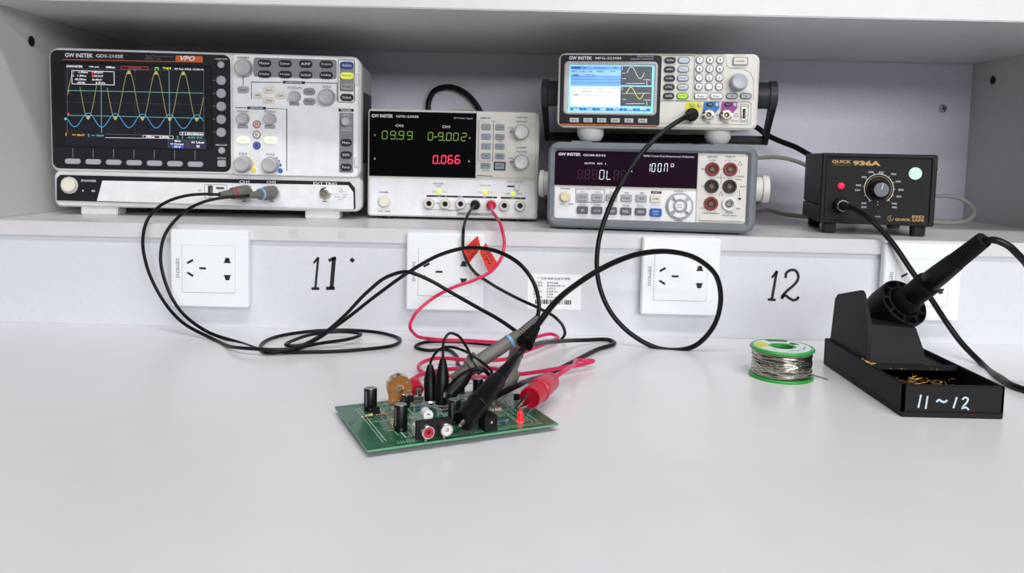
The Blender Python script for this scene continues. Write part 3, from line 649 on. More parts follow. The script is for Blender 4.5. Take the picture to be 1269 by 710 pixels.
for i, tx in enumerate(('Ω', ')))', 'HOLD', 'REL', 'MENU')):
    x = (235, 316, 398, 479, 562)[i]; y = 431+i*2.5; D.btn(x, y, 62, 42, M_KD, .003, so, r=8, name='function_key'); D.text(tx, x, y+1, 12, M_WINK, .0042, 34 if i else 14, .0); D.text(('AUTO', 'MX/MN', 'COMP', 'STORE', 'RCL')[i], x, y-30, 8, M_INK, so, 34, 0)
D.btn(647, 446, 66, 46, M_BLUEB, .003, so, r=9, name='shift_key', label='blue shift key'); D.text('SHIFT', 647, 440, 9, M_WINK, .0042, 36, 0); D.text('EXIT', 647, 456, 8, M_WINK, .0042, 26, 0)
D.line([(302, 314), (358, 316), (358, 388), (198, 386), (198, 314), (250, 313)], 2.5, M_INK, so); D.text('FUNCTION', 277, 314, 8, M_INK, so, 48, 0)
D.btn(138, 357, 66, 66, M_LGREY, .0012, so, name='power_ring'); D.btn(137, 357, 52, 52, mat('amber_ivory', (222, 208, 170), .4), .006, so, name='power_button'); D.text('POWER', 139, 312, 9, M_INK, so, 52, .01); D.text('ON    OFF', 146, 398, 8, M_INK, so, 78, .01)
p = D.L(780, 410, so); k = D.sc(780, 410); bm = bmesh.new(); lathe(bm, [(78*k, 0), (78*k, .001), (74*k, .0016), (30*k, .0016)], (p.x, -so, p.y), n=40); D.part('navigation_pad', bm, M_BTNG)
for q in range(4):
    bm = bmesh.new(); L0 = []; a0 = math.radians(90*q)
    for yy, g in ((-so-.001, 0), (-so-.0032, 0), (-so-.0038, .0006)):
        ring = []
        for s_ in range(9): an = a0+math.radians(-34+68*s_/8); ring.append((p.x+(66*k-g)*math.cos(an), yy, p.y+(66*k-g)*math.sin(an)))
        for s_ in range(9): an = a0+math.radians(34-68*s_/8); ring.append((p.x+(40*k+g)*math.cos(an), yy, p.y+(40*k+g)*math.sin(an)))
        L0.append(ring)
    loft(bm, L0); D.part('arrow_key', bm, M_WHITE)
D.btn(780, 410, 52, 52, M_WHITE, .0042, so, name='enter_key'); D.text('AUTO', 780, 403, 8, M_INK, .0055, 28, 0); D.text('ENTER', 780, 417, 7, M_INK, .0055, 30, 0); D.text('RANGE +', 783, 326, 8, M_INK, so, 64, 0); D.text('RANGE -', 778, 491, 8, M_INK, so, 58, 0)
so = .0023; M_TR = mat('terminal_red', (136, 40, 48), .4); M_TB = mat('terminal_black', (20, 20, 22), .4)
def jack(x, y, m, inner):
    q = D.L(x, y, so+.002); k = D.sc(x, y); bm = bmesh.new(); o = (q.x, -so, q.y)
    lathe(bm, [(40*k, -.0005), (40*k, .0015), (36*k, .003), (29*k, .003), (27*k, .0008), (20*k, .0006)], o, n=28); j = D.part('input_jack', bm, m)
    bm = bmesh.new(); lathe(bm, [(21*k, .0004), (21*k, .002), (13*k, .002), (12*k, .0006), (.0002, .0006)], o, n=20); D.part('jack_socket', bm, inner, j)
    bm = bmesh.new(); lathe(bm, [(12.5*k, .0008), (12.5*k, .0014), (9*k, .0014), (8.5*k, .0009)], o, n=16); D.part('contact_ring', bm, mat('dull_brass', (128, 92, 58), .4, .6) if inner is not M_KD else M_METAL, j)
for x, y, m in ((966, 202, M_TR), (1067, 203, M_TR), (962, 298, M_TB), (1063, 300, M_TB), (958, 396, M_TR)): jack(x, y, m, M_TB)
jack(1058, 398, M_WHITE, M_KD)
for tx, x, y, h, w in (('SENSE', 965, 133, 11, 56), ('Ω 4W', 965, 152, 10, 38), ('INPUT', 1068, 134, 11, 54), ('V Ω →|', 1068, 154, 10, 70), ('HI', 911, 201, 11, 16), ('LO', 911, 297, 11, 18), ('0.5A', 908, 420, 9, 22), ('10A', 1110, 424, 10, 22), ('1000V', 1120, 243, 9, 50), ('MAX', 1112, 260, 8, 34), ('500Vpk', 1013, 250, 8, 46), ('500V', 1134, 300, 9, 30), ('FUSE', 1060, 446, 9, 40), ('T0.5A 250V', 1060, 462, 9, 84), ('CAT II 600V', 955, 450, 9, 100)): D.text(tx, x, y, h, M_INK, so, w, .0)
for q in (((1008, 202), (1022, 202)), ((1013, 225), (1013, 290)), ((1117, 203), (1117, 225)), ((1117, 320), (1117, 360))): D.line(list(q), 2, M_INK, so)
for x, y in ((1119, 170), (1012, 340)): D.line([(x-12, y+10), (x+12, y+10), (x, y-12)], 2, M_INK, so, closed=True)
D.fill([(1104, 364), (1130, 364), (1117, 378)], M_INK, so)
D.finish()
# carrying handle, folded back: round pivots and arms
def handle(t, xl, xr, zc, yc, rad, exl, exr, arm, grip, m_boss, m_arm, ends):
    for s, x, ext in ((-1, xl, exl), (1, xr, exr)):
        bm = bmesh.new(); lathe(bm, [(rad, -.008), (rad, ext*.72), (rad*1.12, ext*.74), (rad*1.12, ext), (rad*.9, ext+.001)], (x, yc, zc), (s, 0, 0), 28); t.part('handle_pivot', bm, m_boss)
        bm = bmesh.new(); xo = x+s*(ext-.004); e = ends
        L0 = []
        for (yy, zz, hw) in ((yc, zc, rad*.95), (yc*(.4)+e[0]*.6, zc*.4+e[1]*.6, arm), (e[0], e[1], arm)):
            dv = Vector((e[0]-yc, e[1]-zc)).normalized(); nv = Vector((-dv.y, dv.x))
            L0.append([(xo-s*.0, yy+nv.x*hw, zz+nv.y*hw), (xo+s*.005, yy+nv.x*hw, zz+nv.y*hw), (xo+s*.005, yy-nv.x*hw, zz-nv.y*hw), (xo, yy-nv.x*hw, zz-nv.y*hw)])
        loft(bm, L0); t.part('handle_arm', bm, m_arm)
    bm = bmesh.new(); bevbox(bm, xl-exl, xr+exr, ends[0]-grip, ends[0]+grip, ends[1]-grip, ends[1]+grip, .003); t.part('handle_grip', bm, m_arm)
q = D.L(1275, 315, -.045); q2 = D.L(-2, 280, -.045); handle(D, xl+.006, xr-.006, q.y, .045, .0145, xl+.006-q2.x, q.x-xr+.006, .009, .009, M_CREAM, M_BUMP, (.21, .014))

# ================================================================== FUNCTION GENERATOR
A1 = (660, 50, 160/811); A2 = (810, 50, 160/811)
pd = aty(815, 200, .034)
G = device('function_generator', 'cream function generator with bright blue-white screen on top of the multimeter', 'generator', 815, .034, -8.0, SH+DTOP+.0017, A1)
a = G.L(165, 80); G.crop = A2; b = G.L(648, 566); xl, xr, zt, zb = a.x, b.x, a.y, b.y
bm = bmesh.new(); rr_prism(bm, xl+.003, xr-.003, zb+.002, zt-.002, .008, .008, .27, .001, 4, .004); hs = G.part('housing', bm, M_CREAM)
bm = bmesh.new(); rr_prism(bm, xl, xr, zb, zt, .008, 0, .03, .0025, 6); G.part('front_bezel', bm, M_CREAM)
G.crop = A1
sb = G.plate('screen_bezel', (178, 90), (796, 543), 22, .0012, .003, mat('navy_black_plastic', (26, 28, 33), .4, spec=.3), .0008, label='dark screen surround')
a = G.L(200, 130, .003); b = G.L(777, 472, .003); c = G.L(232, 152, .003); d = G.L(757, 456, .003); bm = bmesh.new()
rr_frame(bm, (a.x, b.x, b.y, a.y), (c.x, d.x, d.y, c.y), .005, .001, -.0034, -.0005, .0014, 5); G.part('screen_frame', bm, mat('silver_plastic', (186, 186, 184), .35))
scr = G.plate('screen', (232, 152), (757, 456), 2, .0014, .0008, mat('screen_cyan', (140, 222, 234), .2, emit=.4), .0001)
G.crop = (690, 75, 130/1086); so = .0015
E_BL = mat('screen_sky', (112, 166, 232), .3, emit=.4); E_BL2 = mat('screen_sky_light', (146, 196, 240), .3, emit=.4); E_WH = mat('screen_paper', (236, 240, 250), .3, emit=.55); E_DK = mat('screen_slate', (76, 78, 86), .3, emit=.3); E_BAR = mat('screen_bar', (36, 104, 184), .3, emit=.4); E_TX = mat('screen_ink', (34, 40, 66), .4)
G.rect((148, 60), (660, 265), E_BL, so); G.rect((148, 92), (660, 160), E_BL2, so, .00013); G.rect((148, 60), (250, 88), E_BAR, so, .00013); G.rect((148, 268), (655, 476), E_WH, so)
G.rect((666, 60), (982, 258), E_DK, so); G.rect((660, 270), (978, 474), E_DK, so); G.rect((140, 486), (968, 526), E_BAR, so)
for y in (163, 196, 231): G.line([(150, y), (656, y-3)], 2.5, E_TX, so, lift=.0002)
for y in (343, 375, 405): G.line([(150, y), (652, y-2)], 1.2, E_BL2, so, lift=.0002)
for tx, x, y, w in (('CH1', 200, 75, 44), ('SINE', 290, 75, 48), ('Frequency', 455, 77, 118), ('Hz', 605, 76, 40), ('FREQ', 180, 112, 52), ('1.00', 268, 114, 48), ('kHz', 350, 113, 34), ('PHASE', 448, 112, 74), ('0.0', 580, 112, 50), ('AMPL', 200, 150, 88), ('100mVpp', 348, 149, 96),
                   ('SINE', 284, 288, 48), ('Frequency', 452, 288, 118), ('Hz', 594, 287, 34), ('FREQ', 176, 322, 46), ('1.000000', 302, 322, 134), ('kHz', 452, 321, 48), ('0.0', 572, 320, 50), ('AMPL', 202, 355, 90), ('5.00', 324, 355, 56), ('Vpp', 408, 355, 32)):
    G.text(tx, x, y, 17, E_TX, so+.0002, w, .005)
for i, tx in enumerate(('SINE', 'SQR', 'RAMP', 'PULS', 'NOIS', 'MORE')):
    G.text(tx, 200+i*139, 505, 19, E_W, so+.0002, 64, .01)
    if i: G.line([(134+i*139, 490), (134+i*139, 524)], 4, E_BL2, so, lift=.0002)
G.line([(728, 128), (940, 132)], 1.5, E_G, so, lift=.0002); G.line([(728, 118)]+[(728+i*9, 124+i*.2-60*math.sin(2*math.pi*i/20)) for i in range(21)], 3.5, E_W, so, lift=.00025)
G.line([(712, 340), (966, 338)], 3, E_W, so, lift=.0002); G.line([(722+i*9, 338-60*math.sin(2*math.pi*i/20)) for i in range(21)], 5, E_Y if False else mat('trace_bright_yellow', (226, 214, 70), .4, emit=.8), so, lift=.00025)
for y0 in (0, 210):
    G.line([(678, 64+y0), (678, 100+y0)], 3, E_W, so, lift=.0002); G.line([(676, 130+y0), (712, 130+y0)], 3, E_W, so, lift=.0002); G.line([(676, 186+y0*1.02), (718, 188+y0*1.03)], 3, E_W, so, lift=.0002); G.line([(718, 238+y0), (910, 236+y0)], 3.5, E_W, so, lift=.0002); G.line([(932, 212+y0), (934, 254+y0)], 3.5, E_W, so, lift=.0002)
    G.text('5.00Vpp', 935, 200+y0, 14, E_W, so+.0002, 76, 0)
G.finish('screen_graphics', scr)
G.crop = A1; so = .0013
G.rect((178, 524), (787, 539), mat('orange_line', (232, 122, 40), .4), so)
G.text('GW INSTEK', 302, 111, 21, M_WINK, so, 146, .03); G.text('MFG-2230M', 475, 112, 15, M_WINK, so, 160, .01); G.text('Multi-Channel', 708, 101, 9, M_WINK, so, 100, 0); G.text('Function Generator', 690, 116, 9, M_WINK, so, 140, 0)
for i in range(6): G.btn(261+i*86, 501+i*.8, 58, 28, mat('soft_key_silver', (176, 177, 178), .4), .0024, so, r=3, name='soft_key'); G.text('F%d' % (i+1), 261+i*86, 501+i*.8, 13, M_INK, .0037, 24, 0)
G.crop = A2
so = .0002
G.boxline((50, 92), (245, 378), 2, M_GINK, so, 14)
G.line([(256, 378), (256, 100), (270, 88), (440, 88), (456, 110), (458, 160), (480, 175), (560, 178), (610, 205), (628, 250), (628, 378)], 2, M_GINK, so)
G.boxline((35, 380), (608, 530), 2, M_GINK, so, 20)
lab = (('FREQ/Rate', 'CH1'), ('AMPL', 'MOD'), ('DC Offset', 'SWEEP'), ('UTIL', 'BURST'), ('ARB', 'OUTPUT'))
for i in range(5):
    G.btn((105, 101, 100, 97, 95)[i], (125, 182, 238, 293, 349)[i], 70, 38, M_GRAPH, .0026, so, name='menu_key'); G.text(lab[i][0], (105, 101, 100, 97, 95)[i], (125, 182, 238, 293, 349)[i], 12, M_WINK, .0029, 46, 0)
    m = mat('pale_blue_key', (196, 206, 220), .4) if i < 4 else mat('lit_green', (160, 206, 62), .4, emit=.3)
    G.btn((190, 187, 184, 183, 181)[i], (125, 182, 238, 294, 350)[i], 74, 40, M_GRAPH, .0008, so, name='key_ring'); G.btn((190, 187, 184, 183, 181)[i], (125, 182, 238, 294, 350)[i], 66, 34, m, .0026, so, name='menu_key'); G.text(lab[i][1], (190, 187, 184, 183, 181)[i], (125, 182, 238, 294, 350)[i], 12, M_GINK, .0029, 40, 0)
for j, row in enumerate(('789', '456', '123', '0.-')):
    for i, ch in enumerate(row):
        x = (290, 354, 418)[i]-j*2.3; y = 123+j*56; G.btn(x, y, 50, 50, M_GRAPH, .0007, so, name='key_ring'); G.btn(x, y, 42, 42, M_WHITE, .0026, so, name='number_key'); G.text(ch if ch != '-' else '+/-', x, y, 19 if ch not in '.-' else (6 if ch == '.' else 14), M_INK, .0029, None, .01)
for x, w, m, tx in ((297, 82, M_WHITE, 'Preset'), (396, 80, M_WHITE, 'Enter'), (491, 68, M_BTNG, '<'), (580, 68, M_BTNG, '>')):
    G.btn(x, 350, w+6, 40, M_GRAPH, .0007, so, name='key_ring'); G.btn(x, 350, w, 33, m, .0026, so, name='entry_key'); G.text(tx, x, 350, 14, M_INK, .0029, w*.5 if len(tx) > 1 else None, 0)
G.btn(545, 131, 96, 52, M_GRAPH, .0006, so, r=8, name='key_ring'); G.btn(545, 131, 88, 46, M_CREAM, .003, so, r=8, name='output_key'); G.text('ON/OFF', 545, 131, 10, M_INK, .0033, 52, 0); G.text('OUTPUT', 545, 88, 10, M_GINK, so, 72, 0)
G.knob(541, 258, 55, .015, mat('knob_blue_grey', (178, 184, 190), .4), so, n=32, label='large pale grey tuning knob')
for x, m, dx in ((205, mat('yellow_label', (222, 206, 40), .45), 0), (314, mat('blue_label', (24, 110, 180), .45), 0), (426, mat('magenta_label', (150, 44, 140), .45), 0)):
    bm = bmesh.new(); L0 = []
    pts = [(x+8, 386), (x+98, 386), (x+100, 425), (x+72, 456), (x-4, 458), (x, 400)]
    for off in (.0000, .0010): L0.append([(v.x, -off, v.y) for v in (G.L(*c, off) for c in pts)])
    loft(bm, L0); G.part('channel_label', bm, m)
    G.btn(x+42, 402, 42, 22, M_GRAPH if x > 210 else mat('lit_green', (1, 1, 1)), .0018, .001, name='channel_key'); G.btn(x+83, 403, 22, 26, mat('led_grey', (186, 190, 192), .3), .0018, .001, name='channel_led'); G.text('OUT', x+42, 402, 9, M_INK if x < 210 else M_WINK, .0029, 24, 0)
for x, tx in ((232, '50Ω'), (342, '50Ω'), (453, '50Ω')): G.text(tx, x, 518, 10, M_INK, so, 26, 0)
GB = bnc(G, 238, 468, 30, so); bnc(G, 345, 469, 32, so); bnc(G, 458, 470, 32, so)
G.line([(388, 469), (415, 469)], 2.5, M_INK, so); G.boxline((547, 405), (592, 512), 2.5, M_GINK, so, 4); usb(G, 569, 460, 36, 84, so)
G.line([(505, 478), (532, 478), (519, 458)], 2, M_INK, so, closed=True); G.text('MAX 42V', 510, 506, 9, M_INK, so, 40, 0)
G.finish()
for c, x, w in ((A1, 358, 176), (A2, 416, 178)):
    G.crop = c; q = G.L(x, 585, .0); k = G.sc(x, 585)*w/2
    for yy in (.022, .22):
        bm = bmesh.new(); lathe(bm, [(k*.62, 0), (k*.8, .002), (k*.95, .007), (k, zb+.003)], (q.x, yy, 0), (0, 0, 1), 28); G.part('foot', bm, mat('foot_white', (214, 214, 212), .45))
G.crop = A2; q = G.L(765, 348, -.05); G.crop = A1; q2 = G.L(64, 345, -.05); handle(G, xl+.003, xr-.003, q.y, .05, .0155, xl+.003-q2.x, q.x-xr+.003, .0085, .0055, M_GRAPH, M_BLK, (.10, .0070))

# ================================================================== SOLDERING STATION
Q = device('soldering_station', 'black soldering station with gold lettering, dial and red lamp', 'soldering station', 1087, .052, -12, SH, (1000, 180, 170/1006))
a = Q.L(118, 55); b = Q.L(925, 598); xl, xr, zt, zb = a.x, b.x, a.y, b.y
M_CASE = mat('black_case', (14, 14, 15), .5, scale=900, bump=.3, spec=.3)
zs = Q.L(118, 445).y
bm = bmesh.new(); rr_prism(bm, xl, xr, zs, zt, .0025, .002, .14, .0015, 3, .002); Q.part('case_top', bm, M_CASE)
bm = bmesh.new(); rr_prism(bm, xl-.0006, xr+.0006, zb, zs-.0006, .002, .002, .14, .0015, 3, .002); Q.part('case_bottom', bm, M_CASE)
a = Q.L(150, 86); b = Q.L(886, 572); bm = bmesh.new(); rr_frame(bm, (xl-.0004, xr+.0004, zb, zt), (a.x, b.x, b.y, a.y), .0025, .0015, -.0015, .004, .0012); Q.part('front_frame', bm, M_BLK)
m = mat('speckled_panel', (11, 11, 12), .5, var=.4, scale=1400, bump=.4, spec=.3); Q.plate('front_plate', (148, 84), (888, 574), 2, .0, .003, m, .0002)
so = .0003; M_GOLD = mat('gold_ink', (190, 152, 92), .45)
Q.text('QUICK', 254, 122, 30, M_GOLD, so, 142, .035); Q.text('936A', 438, 132, 40, M_GOLD, so, 204, .05); Q.text('soldering station', 254, 145, 7, M_GOLD, so, 136, 0)
Q.text('QUICK', 703, 547, 23, M_GOLD, so, 116, .035); Q.text('ESD', 814, 525, 22, M_GOLD, so, 88, .03); Q.text('SAFE', 814, 550, 22, M_GOLD, so, 88, .03)
Q.line([(595+18+22*math.cos(t_/10*6.28), 536+20*math.sin(t_/10*6.28)) for t_ in range(9)], 3, M_GOLD, so); Q.text('S', 612, 537, 24, M_GOLD, so, None, 0)
cx, cy = 528, 318
def arc(r_, w_, m_): Q.line([(cx+r_*math.cos(math.radians(t_)), cy-r_*math.sin(math.radians(t_))) for t_ in range(-58, 240, 8)], w_, m_, so)
arc(107, 4.5, M_WINK); arc(91, 2.5, M_GOLD)
tk = (('200', 232), ('300', 168), ('400', 118), ('500', 92 - 20), ('600', 45), ('700', 22), ('800', -4), ('840', -28), ('896', -48))
for i, an in enumerate((232, 206, 172, 143, 108, 80, 50, 22, -2, -26, -50)):
    c_, s_ = math.cos(math.radians(an)), math.sin(math.radians(an)); Q.line([(cx+104*c_, cy-104*s_), (cx+122*c_, cy-122*s_)], 3, M_WINK, so)
for tx, x, y in (('200', 417, 425), ('200', 417, 453), ('250', 370, 328), ('300', 377, 293), ('400', 418, 233), ('600', 470, 196), ('350', 545, 199), ('700', 635, 212), ('400', 668, 266), ('800', 690, 327), ('450', 672, 376), ('900', 640, 428), ('480', 640, 455)): Q.text(tx, x, y, 15, M_WINK, so, 38, 0)
Q.text('C', 520, 413, 12, M_WINK, so, None, 0); Q.text('F', 520, 438, 12, M_WINK, so, None, 0); Q.text('CAL', 521, 522, 12, M_WINK, so, 42, 0); Q.dot(523, 488, 13, M_INK, so)
p = Q.L(522, 322, 0); k = Q.sc(522, 322); bm = bmesh.new()
lathe(bm, [(88*k, -.0005), (86*k, .002), (72*k, .0035), (62*k, .012), (60*k, .0165)], (p.x, 0, p.y), n=48, ribs=1, rib=.05); kn = Q.part('dial_knob', bm, M_BLK)
bm = bmesh.new(); lathe(bm, [(55*k, .0163), (54*k, .0172), (.0004, .0172)], (p.x, 0, p.y), n=32); Q.part('knob_cap', bm, mat('cap_slate', (108, 112, 122), .3, .4), kn)
bm = bmesh.new(); ribbon(bm, [Vector((p.x, p.y)), Vector((p.x+10*k, p.y+50*k))], 5*k, -.0174); Q.part('pointer_line', bm, M_WINK, kn, smooth=0)
q = Q.L(250, 297); bm = bmesh.new(); lathe(bm, [(24*k, -.0005), (24*k, .002), (18*k, .005), (.0004, .0065)], (q.x, 0, q.y), n=20); Q.part('indicator_lamp', bm, mat('lamp_red', (255, 30, 70), .3, emit=1.6), None, 'glowing red lamp')
q = Q.L(795, 207); bm = bmesh.new(); lathe(bm, [(48*k, -.0001), (48*k, .0005), (.0003, .0006)], (q.x, 0, q.y), n=28); Q.part('round_sticker', bm, mat('mint_sticker', (206, 240, 226), .5), None, 'pale mint round sticker')
q = Q.L(250, 440); bm = bmesh.new(); lathe(bm, [(62*k, -.0005), (62*k, .004), (56*k, .006), (42*k, .006), (40*k, .003), (.001, .003)], (q.x, 0, q.y), n=32, ribs=1, rib=.04); Q.part('iron_socket', bm, M_BLK)
QS = Q.M @ Vector((q.x, -.003, q.y))
Q.finish()
for x in (xl+.006, xr-.02):
    for yy in (.006, .118):
        bm = bmesh.new(); bevbox(bm, x, x+.014, yy, yy+.016, 0, zb+.002, .0015); Q.part('foot', bm, M_BLK)

# ================================================================== SOLDERING IRON STAND
p0 = atz(1117, 517, 0); p1 = atz(1238, 517, 0); p2 = atz(1017, 451, 0)
SWd = p1.x-p0.x; SD = p2.y-p0.y; STH = .0265
T = Thing('iron_stand', 'black soldering iron stand with tray of solder scraps, marked 11 ~ 12', 'stand', ((p0.x+p1.x)/2, p0.y, 0))
M_STD = mat('stand_black', (15, 15, 16), .6, var=.25, scale=120, bump=.15, spec=.3)
hw = SWd/2; wl = .003; TD = .062          # tray depth of the open front bay
bm = bmesh.new(); bevbox(bm, -hw, hw, 0, SD, 0, .006, .0008); T.part('base_plate', bm, M_STD)
def tw(x0, x1, y0, y1, nm='tray_wall', z1=STH):
    bm = bmesh.new(); bevbox(bm, x0, x1, y0, y1, .004, z1, .0007); return T.part(nm, bm, M_STD)
fw_ = tw(-hw, hw, 0, wl); tw(-hw, -hw+wl, 0, SD); tw(hw-wl, hw, 0, SD); tw(-hw, hw, SD-wl, SD); tw(-hw+wl, hw-wl, TD, TD+wl)
bm = bmesh.new(); bevbox(bm, -hw+wl, hw-wl, TD, SD-wl, .004, STH-.004, .0005); T.part('rear_deck', bm, M_STD)
# holder: wedge with a slanted front, rising from the rear deck
def tl(x, y, wy): v = aty(900+x*.3804, 270+y*.3804, wy); return T.w(v)
hx0, hx1 = -hw+.0035, .0150
ax = Vector((.029, -.08, .068)).normalized()
C0 = T.w(atd(1121, 374, .728))
prof = [(.074, STH-.005), (.074, .052), (.078, .064), (.091, .084), (.096, .0855), (.144, .0735), (.150, .068), (.157, STH-.005)]
bm = bmesh.new(); loft(bm, [[(hx0, y, z) for y, z in prof], [(hx0+.0032, y, z) for y, z in prof]]); T.part('holder_cheek', bm, M_STD)
prof2 = [(.074, STH-.005, 0), (.076, .036, -.001), (.086, .057, -.004), (.128, .057, -.004), (.150, STH-.005, 0)]
bm = bmesh.new(); loft(bm, [[(hx0+.003, y, z) for y, z, g in prof2], [(hx1+g, y, z-(.003 if g < -.002 else 0)) for y, z, g in prof2]]); T.part('holder_block', bm, M_STD)
bm = bmesh.new()
Rr = .0235
lathe(bm, [(Rr*.9, -.034), (Rr, -.02), (Rr, -.001), (Rr*.97, 0), (Rr*.93, 0), (Rr*.93, -.006), (Rr*.7, -.006), (Rr*.7, 0), (Rr*.62, 0), (Rr*.5, -.02), (.001, -.021)], C0, ax, 40); cup = T.part('holder_cup', bm, M_STD)
a_, b_, d_ = basis(ax)
for k in range(9):
    an = 2*math.pi*(k+.5)/9; bm = bmesh.new(); u = a_*math.cos(an)+b_*math.sin(an); v = d_.cross(u)
    L0 = []
    for tt in (-.007, -.0002): L0.append([C0+d_*tt+u*rr+v*ss for rr, ss in ((Rr*.68, -.0011), (Rr*.95, -.0011), (Rr*.95, .0011), (Rr*.68, .0011))])
    loft(bm, L0); T.part('cup_web', bm, M_STD, cup)
# handwritten mark on the front
def tx2(x, y): v = aty(1010+x*.2746, 330+y*.2746, p0.y-.0002); v = T.w(v); return Vector((v.x, v.z))
bm = bmesh.new()
for stt, w_ in (([(478, 580), (466, 638)], 8), ([(508, 585), (499, 643)], 8), ([(548, 612), (560, 602), (572, 610), (586, 612), (596, 603)], 9), ([(640, 590), (624, 640)], 8), ([(664, 602), (676, 592), (690, 598), (686, 612), (668, 632), (664, 640), (680, 636), (694, 648)], 8)):
    q = catmull([(c.x, 0, c.y) for c in (tx2(*c) for c in stt)], 3) if len(stt) > 2 else None
    ribbon(bm, [Vector((v.x, v.z)) for v in q] if q else [tx2(*c) for c in stt], w_*.2746*.00064, -.0003)
T.part('handwritten_mark', bm, mat('chalk_white', (196, 214, 226), .6, var=.15, scale=400), fw_, 'white handwritten 11 ~ 12', smooth=0, stuff=True)
# solder scraps in the tray
M_SCR = mat('brass_scrap', (176, 138, 78), .35, .7, var=.3, scale=300); bm = bmesh.new()
for k in range(110):
    c = Vector((random.uniform(-hw+.008, hw-.008), random.uniform(.008, TD-.006), .0068+random.random()*.011)); c.x = c.x*.75+.002
    P = [c]; dr = Vector((random.uniform(-1, 1), random.uniform(-1, 1), random.uniform(-.2, .3))).normalized()
    for j in range(4):
        dr = (dr+Vector((random.uniform(-.7, .7), random.uniform(-.7, .7), random.uniform(-.25, .25)))).normalized(); q = P[-1]+dr*.0032; q.z = max(.0066, min(q.z, .021)); q.x = max(-hw+.005, min(hw-.005, q.x)); q.y = max(.005, min(TD-.002, q.y)); P.append(q)
    sweep(bm, P, random.uniform(.0002, .0006), 4)
T.part('solder_scraps', bm, M_SCR, None, 'tangled brass-coloured solder scraps', stuff=True)
bm = bmesh.new()
for k in range(120):
    x = random.choice((random.uniform(-hw, -hw+.006), random.uniform(-hw, hw))); y = TD + random.uniform(-.004, .02) if x < -hw+.008 else TD+random.uniform(0, .003); z = STH+.0003 if x < -hw+wl else STH-.0035
    if x >= -hw+wl and not (TD <= y <= TD+wl): z = STH+.0003; y = random.uniform(TD, TD+wl)
    r_ = random.uniform(.0002, .0007); lathe(bm, [(r_, -r_*.3), (r_*.7, r_*.5), (r_*.1, r_*.8)], (x, y, z), (random.uniform(-.3, .3), 0, 1), 5)
T.part('solder_crumbs', bm, M_SCR, None, stuff=True)

# ================================================================== SOLDERING IRON
e0 = atd(1121, 374, .728); axw = ax
def aw(t): return e0+axw*t
I = Thing('soldering_iron', 'black soldering iron resting in the stand with its cord plugged into the station', 'soldering iron', e0-axw*.02)
def ip(name, P, R, m, n=24, par=None, label=None):
    bm = bmesh.new(); sweep(bm, P, R, n); return I.part(name, bm, m, par, label, world=True)
M_IR = mat('iron_black', (13, 13, 14), .42, spec=.3); M_IR2 = mat('iron_rubber', (9, 9, 10), .6, spec=.3)
iend = atd(1219, 297, .648); idr = (iend-e0).normalized(); ln = (iend-e0).length
def ia(t): return e0+idr*t
ip('barrel', [ia(-.018), ia(-.002)], [.0045, .0045], M_METAL)
ip('collar', [ia(-.008), ia(-.002), ia(.004), ia(.012), ia(.014)], [.0125, .0135, .013, .0118, .0105], M_IR2, 28)
ip('grip', [ia(.010), ia(.012), ia(.034), ia(.036)], [.0098, .0108, .0112, .0105], M_IR2, 28)
ip('handle', [ia(.034), ia(.0355), ia(.05), ia(ln*.66), ia(ln*.68)], [.0085, .0095, .0092, .0082, .0076], M_IR, 28)
P, R = ribbed(ia(ln*.67), ia(ln), .0078, .0066, 11, .1, .5); ip('strain_relief', P, R, M_IR2, 24)
cordA = [ia(ln-.004)] + [atd(*c) for c in ((1232, 297.5, .642), (1247, 303, .64), (1262, 316, .642), (1280, 340, .66), (1300, 385, .69), (1310, 440, .70), (1304, 476, .695))]
cordB = [atz(1286, 487, .0032), atz(1262, 480.5, .0032), atz(1240, 468, .0032), atd(1215, 449, .784), atd(1190, 423, .81), atd(1172, 398, .828), atd(1155, 372, .84), atd(1130, 336, .852), atd(1105, 300, .862), atd(1085, 278, .875), atd(1066, 263, .895), atd(1054, 257, .908)]
P = catmull(cordA+cordB, 8); ip('cord', P, .0030, M_CABLE, 10)
qn = Q.M.to_3x3() @ Vector((0, -1, 0)); pl0 = QS
ip('plug', [pl0+qn*.001, pl0+qn*.014, pl0+qn*.015], [.0056, .0056, .005], M_BLK, 20)
ip('plug_ring', [pl0+qn*.0095, pl0+qn*.0115], [.0068, .0068], M_METAL, 20)
P, R = ribbed(pl0+qn*.015, atd(1054, 257, .908), .0052, .0036, 4, .12, .5); ip('plug_boot', P, R, M_IR2, 16)

# ================================================================== SOLDER SPOOL
c = atz(967.5, 466, 0); SR = .029; SHH = .0285
S = Thing('solder_spool', 'green spool of silvery solder wire on the table beside the stand', 'spool', (c.x, c.y, 0))
M_GRN = mat('spool_green', (44, 160, 62), .35); M_SOL = mat('solder_wire', (190, 185, 174), .25, 1.0, var=.2, scale=500)
bm = bmesh.new(); lathe(bm, [(.011, 0), (SR-.0006, 0), (SR, .0008), (SR, .002), (SR-.0006, .0026), (.011, .0026), (.011, 0)], (0, 0, 0), (0, 0, 1), 48, capa=False, capb=False); S.part('flange', bm, M_GRN)
bm = bmesh.new(); lathe(bm, [(.011, SHH), (SR-.0006, SHH), (SR, SHH-.0008), (SR, SHH-.002), (SR-.0006, SHH-.0026), (.011, SHH-.0026), (.011, SHH)], (0, 0, 0), (0, 0, 1), 48, capa=False, capb=False); fl_ = S.part('flange', bm, M_GRN)
bm = bmesh.new(); lathe(bm, [(.0115, .0), (.0115, SHH-.0002), (.0098, SHH-.0002), (.0098, 0), (.0115, 0)], (0, 0, 0), (0, 0, 1), 36, capa=False, capb=False); S.part('core_tube', bm, M_GRN)
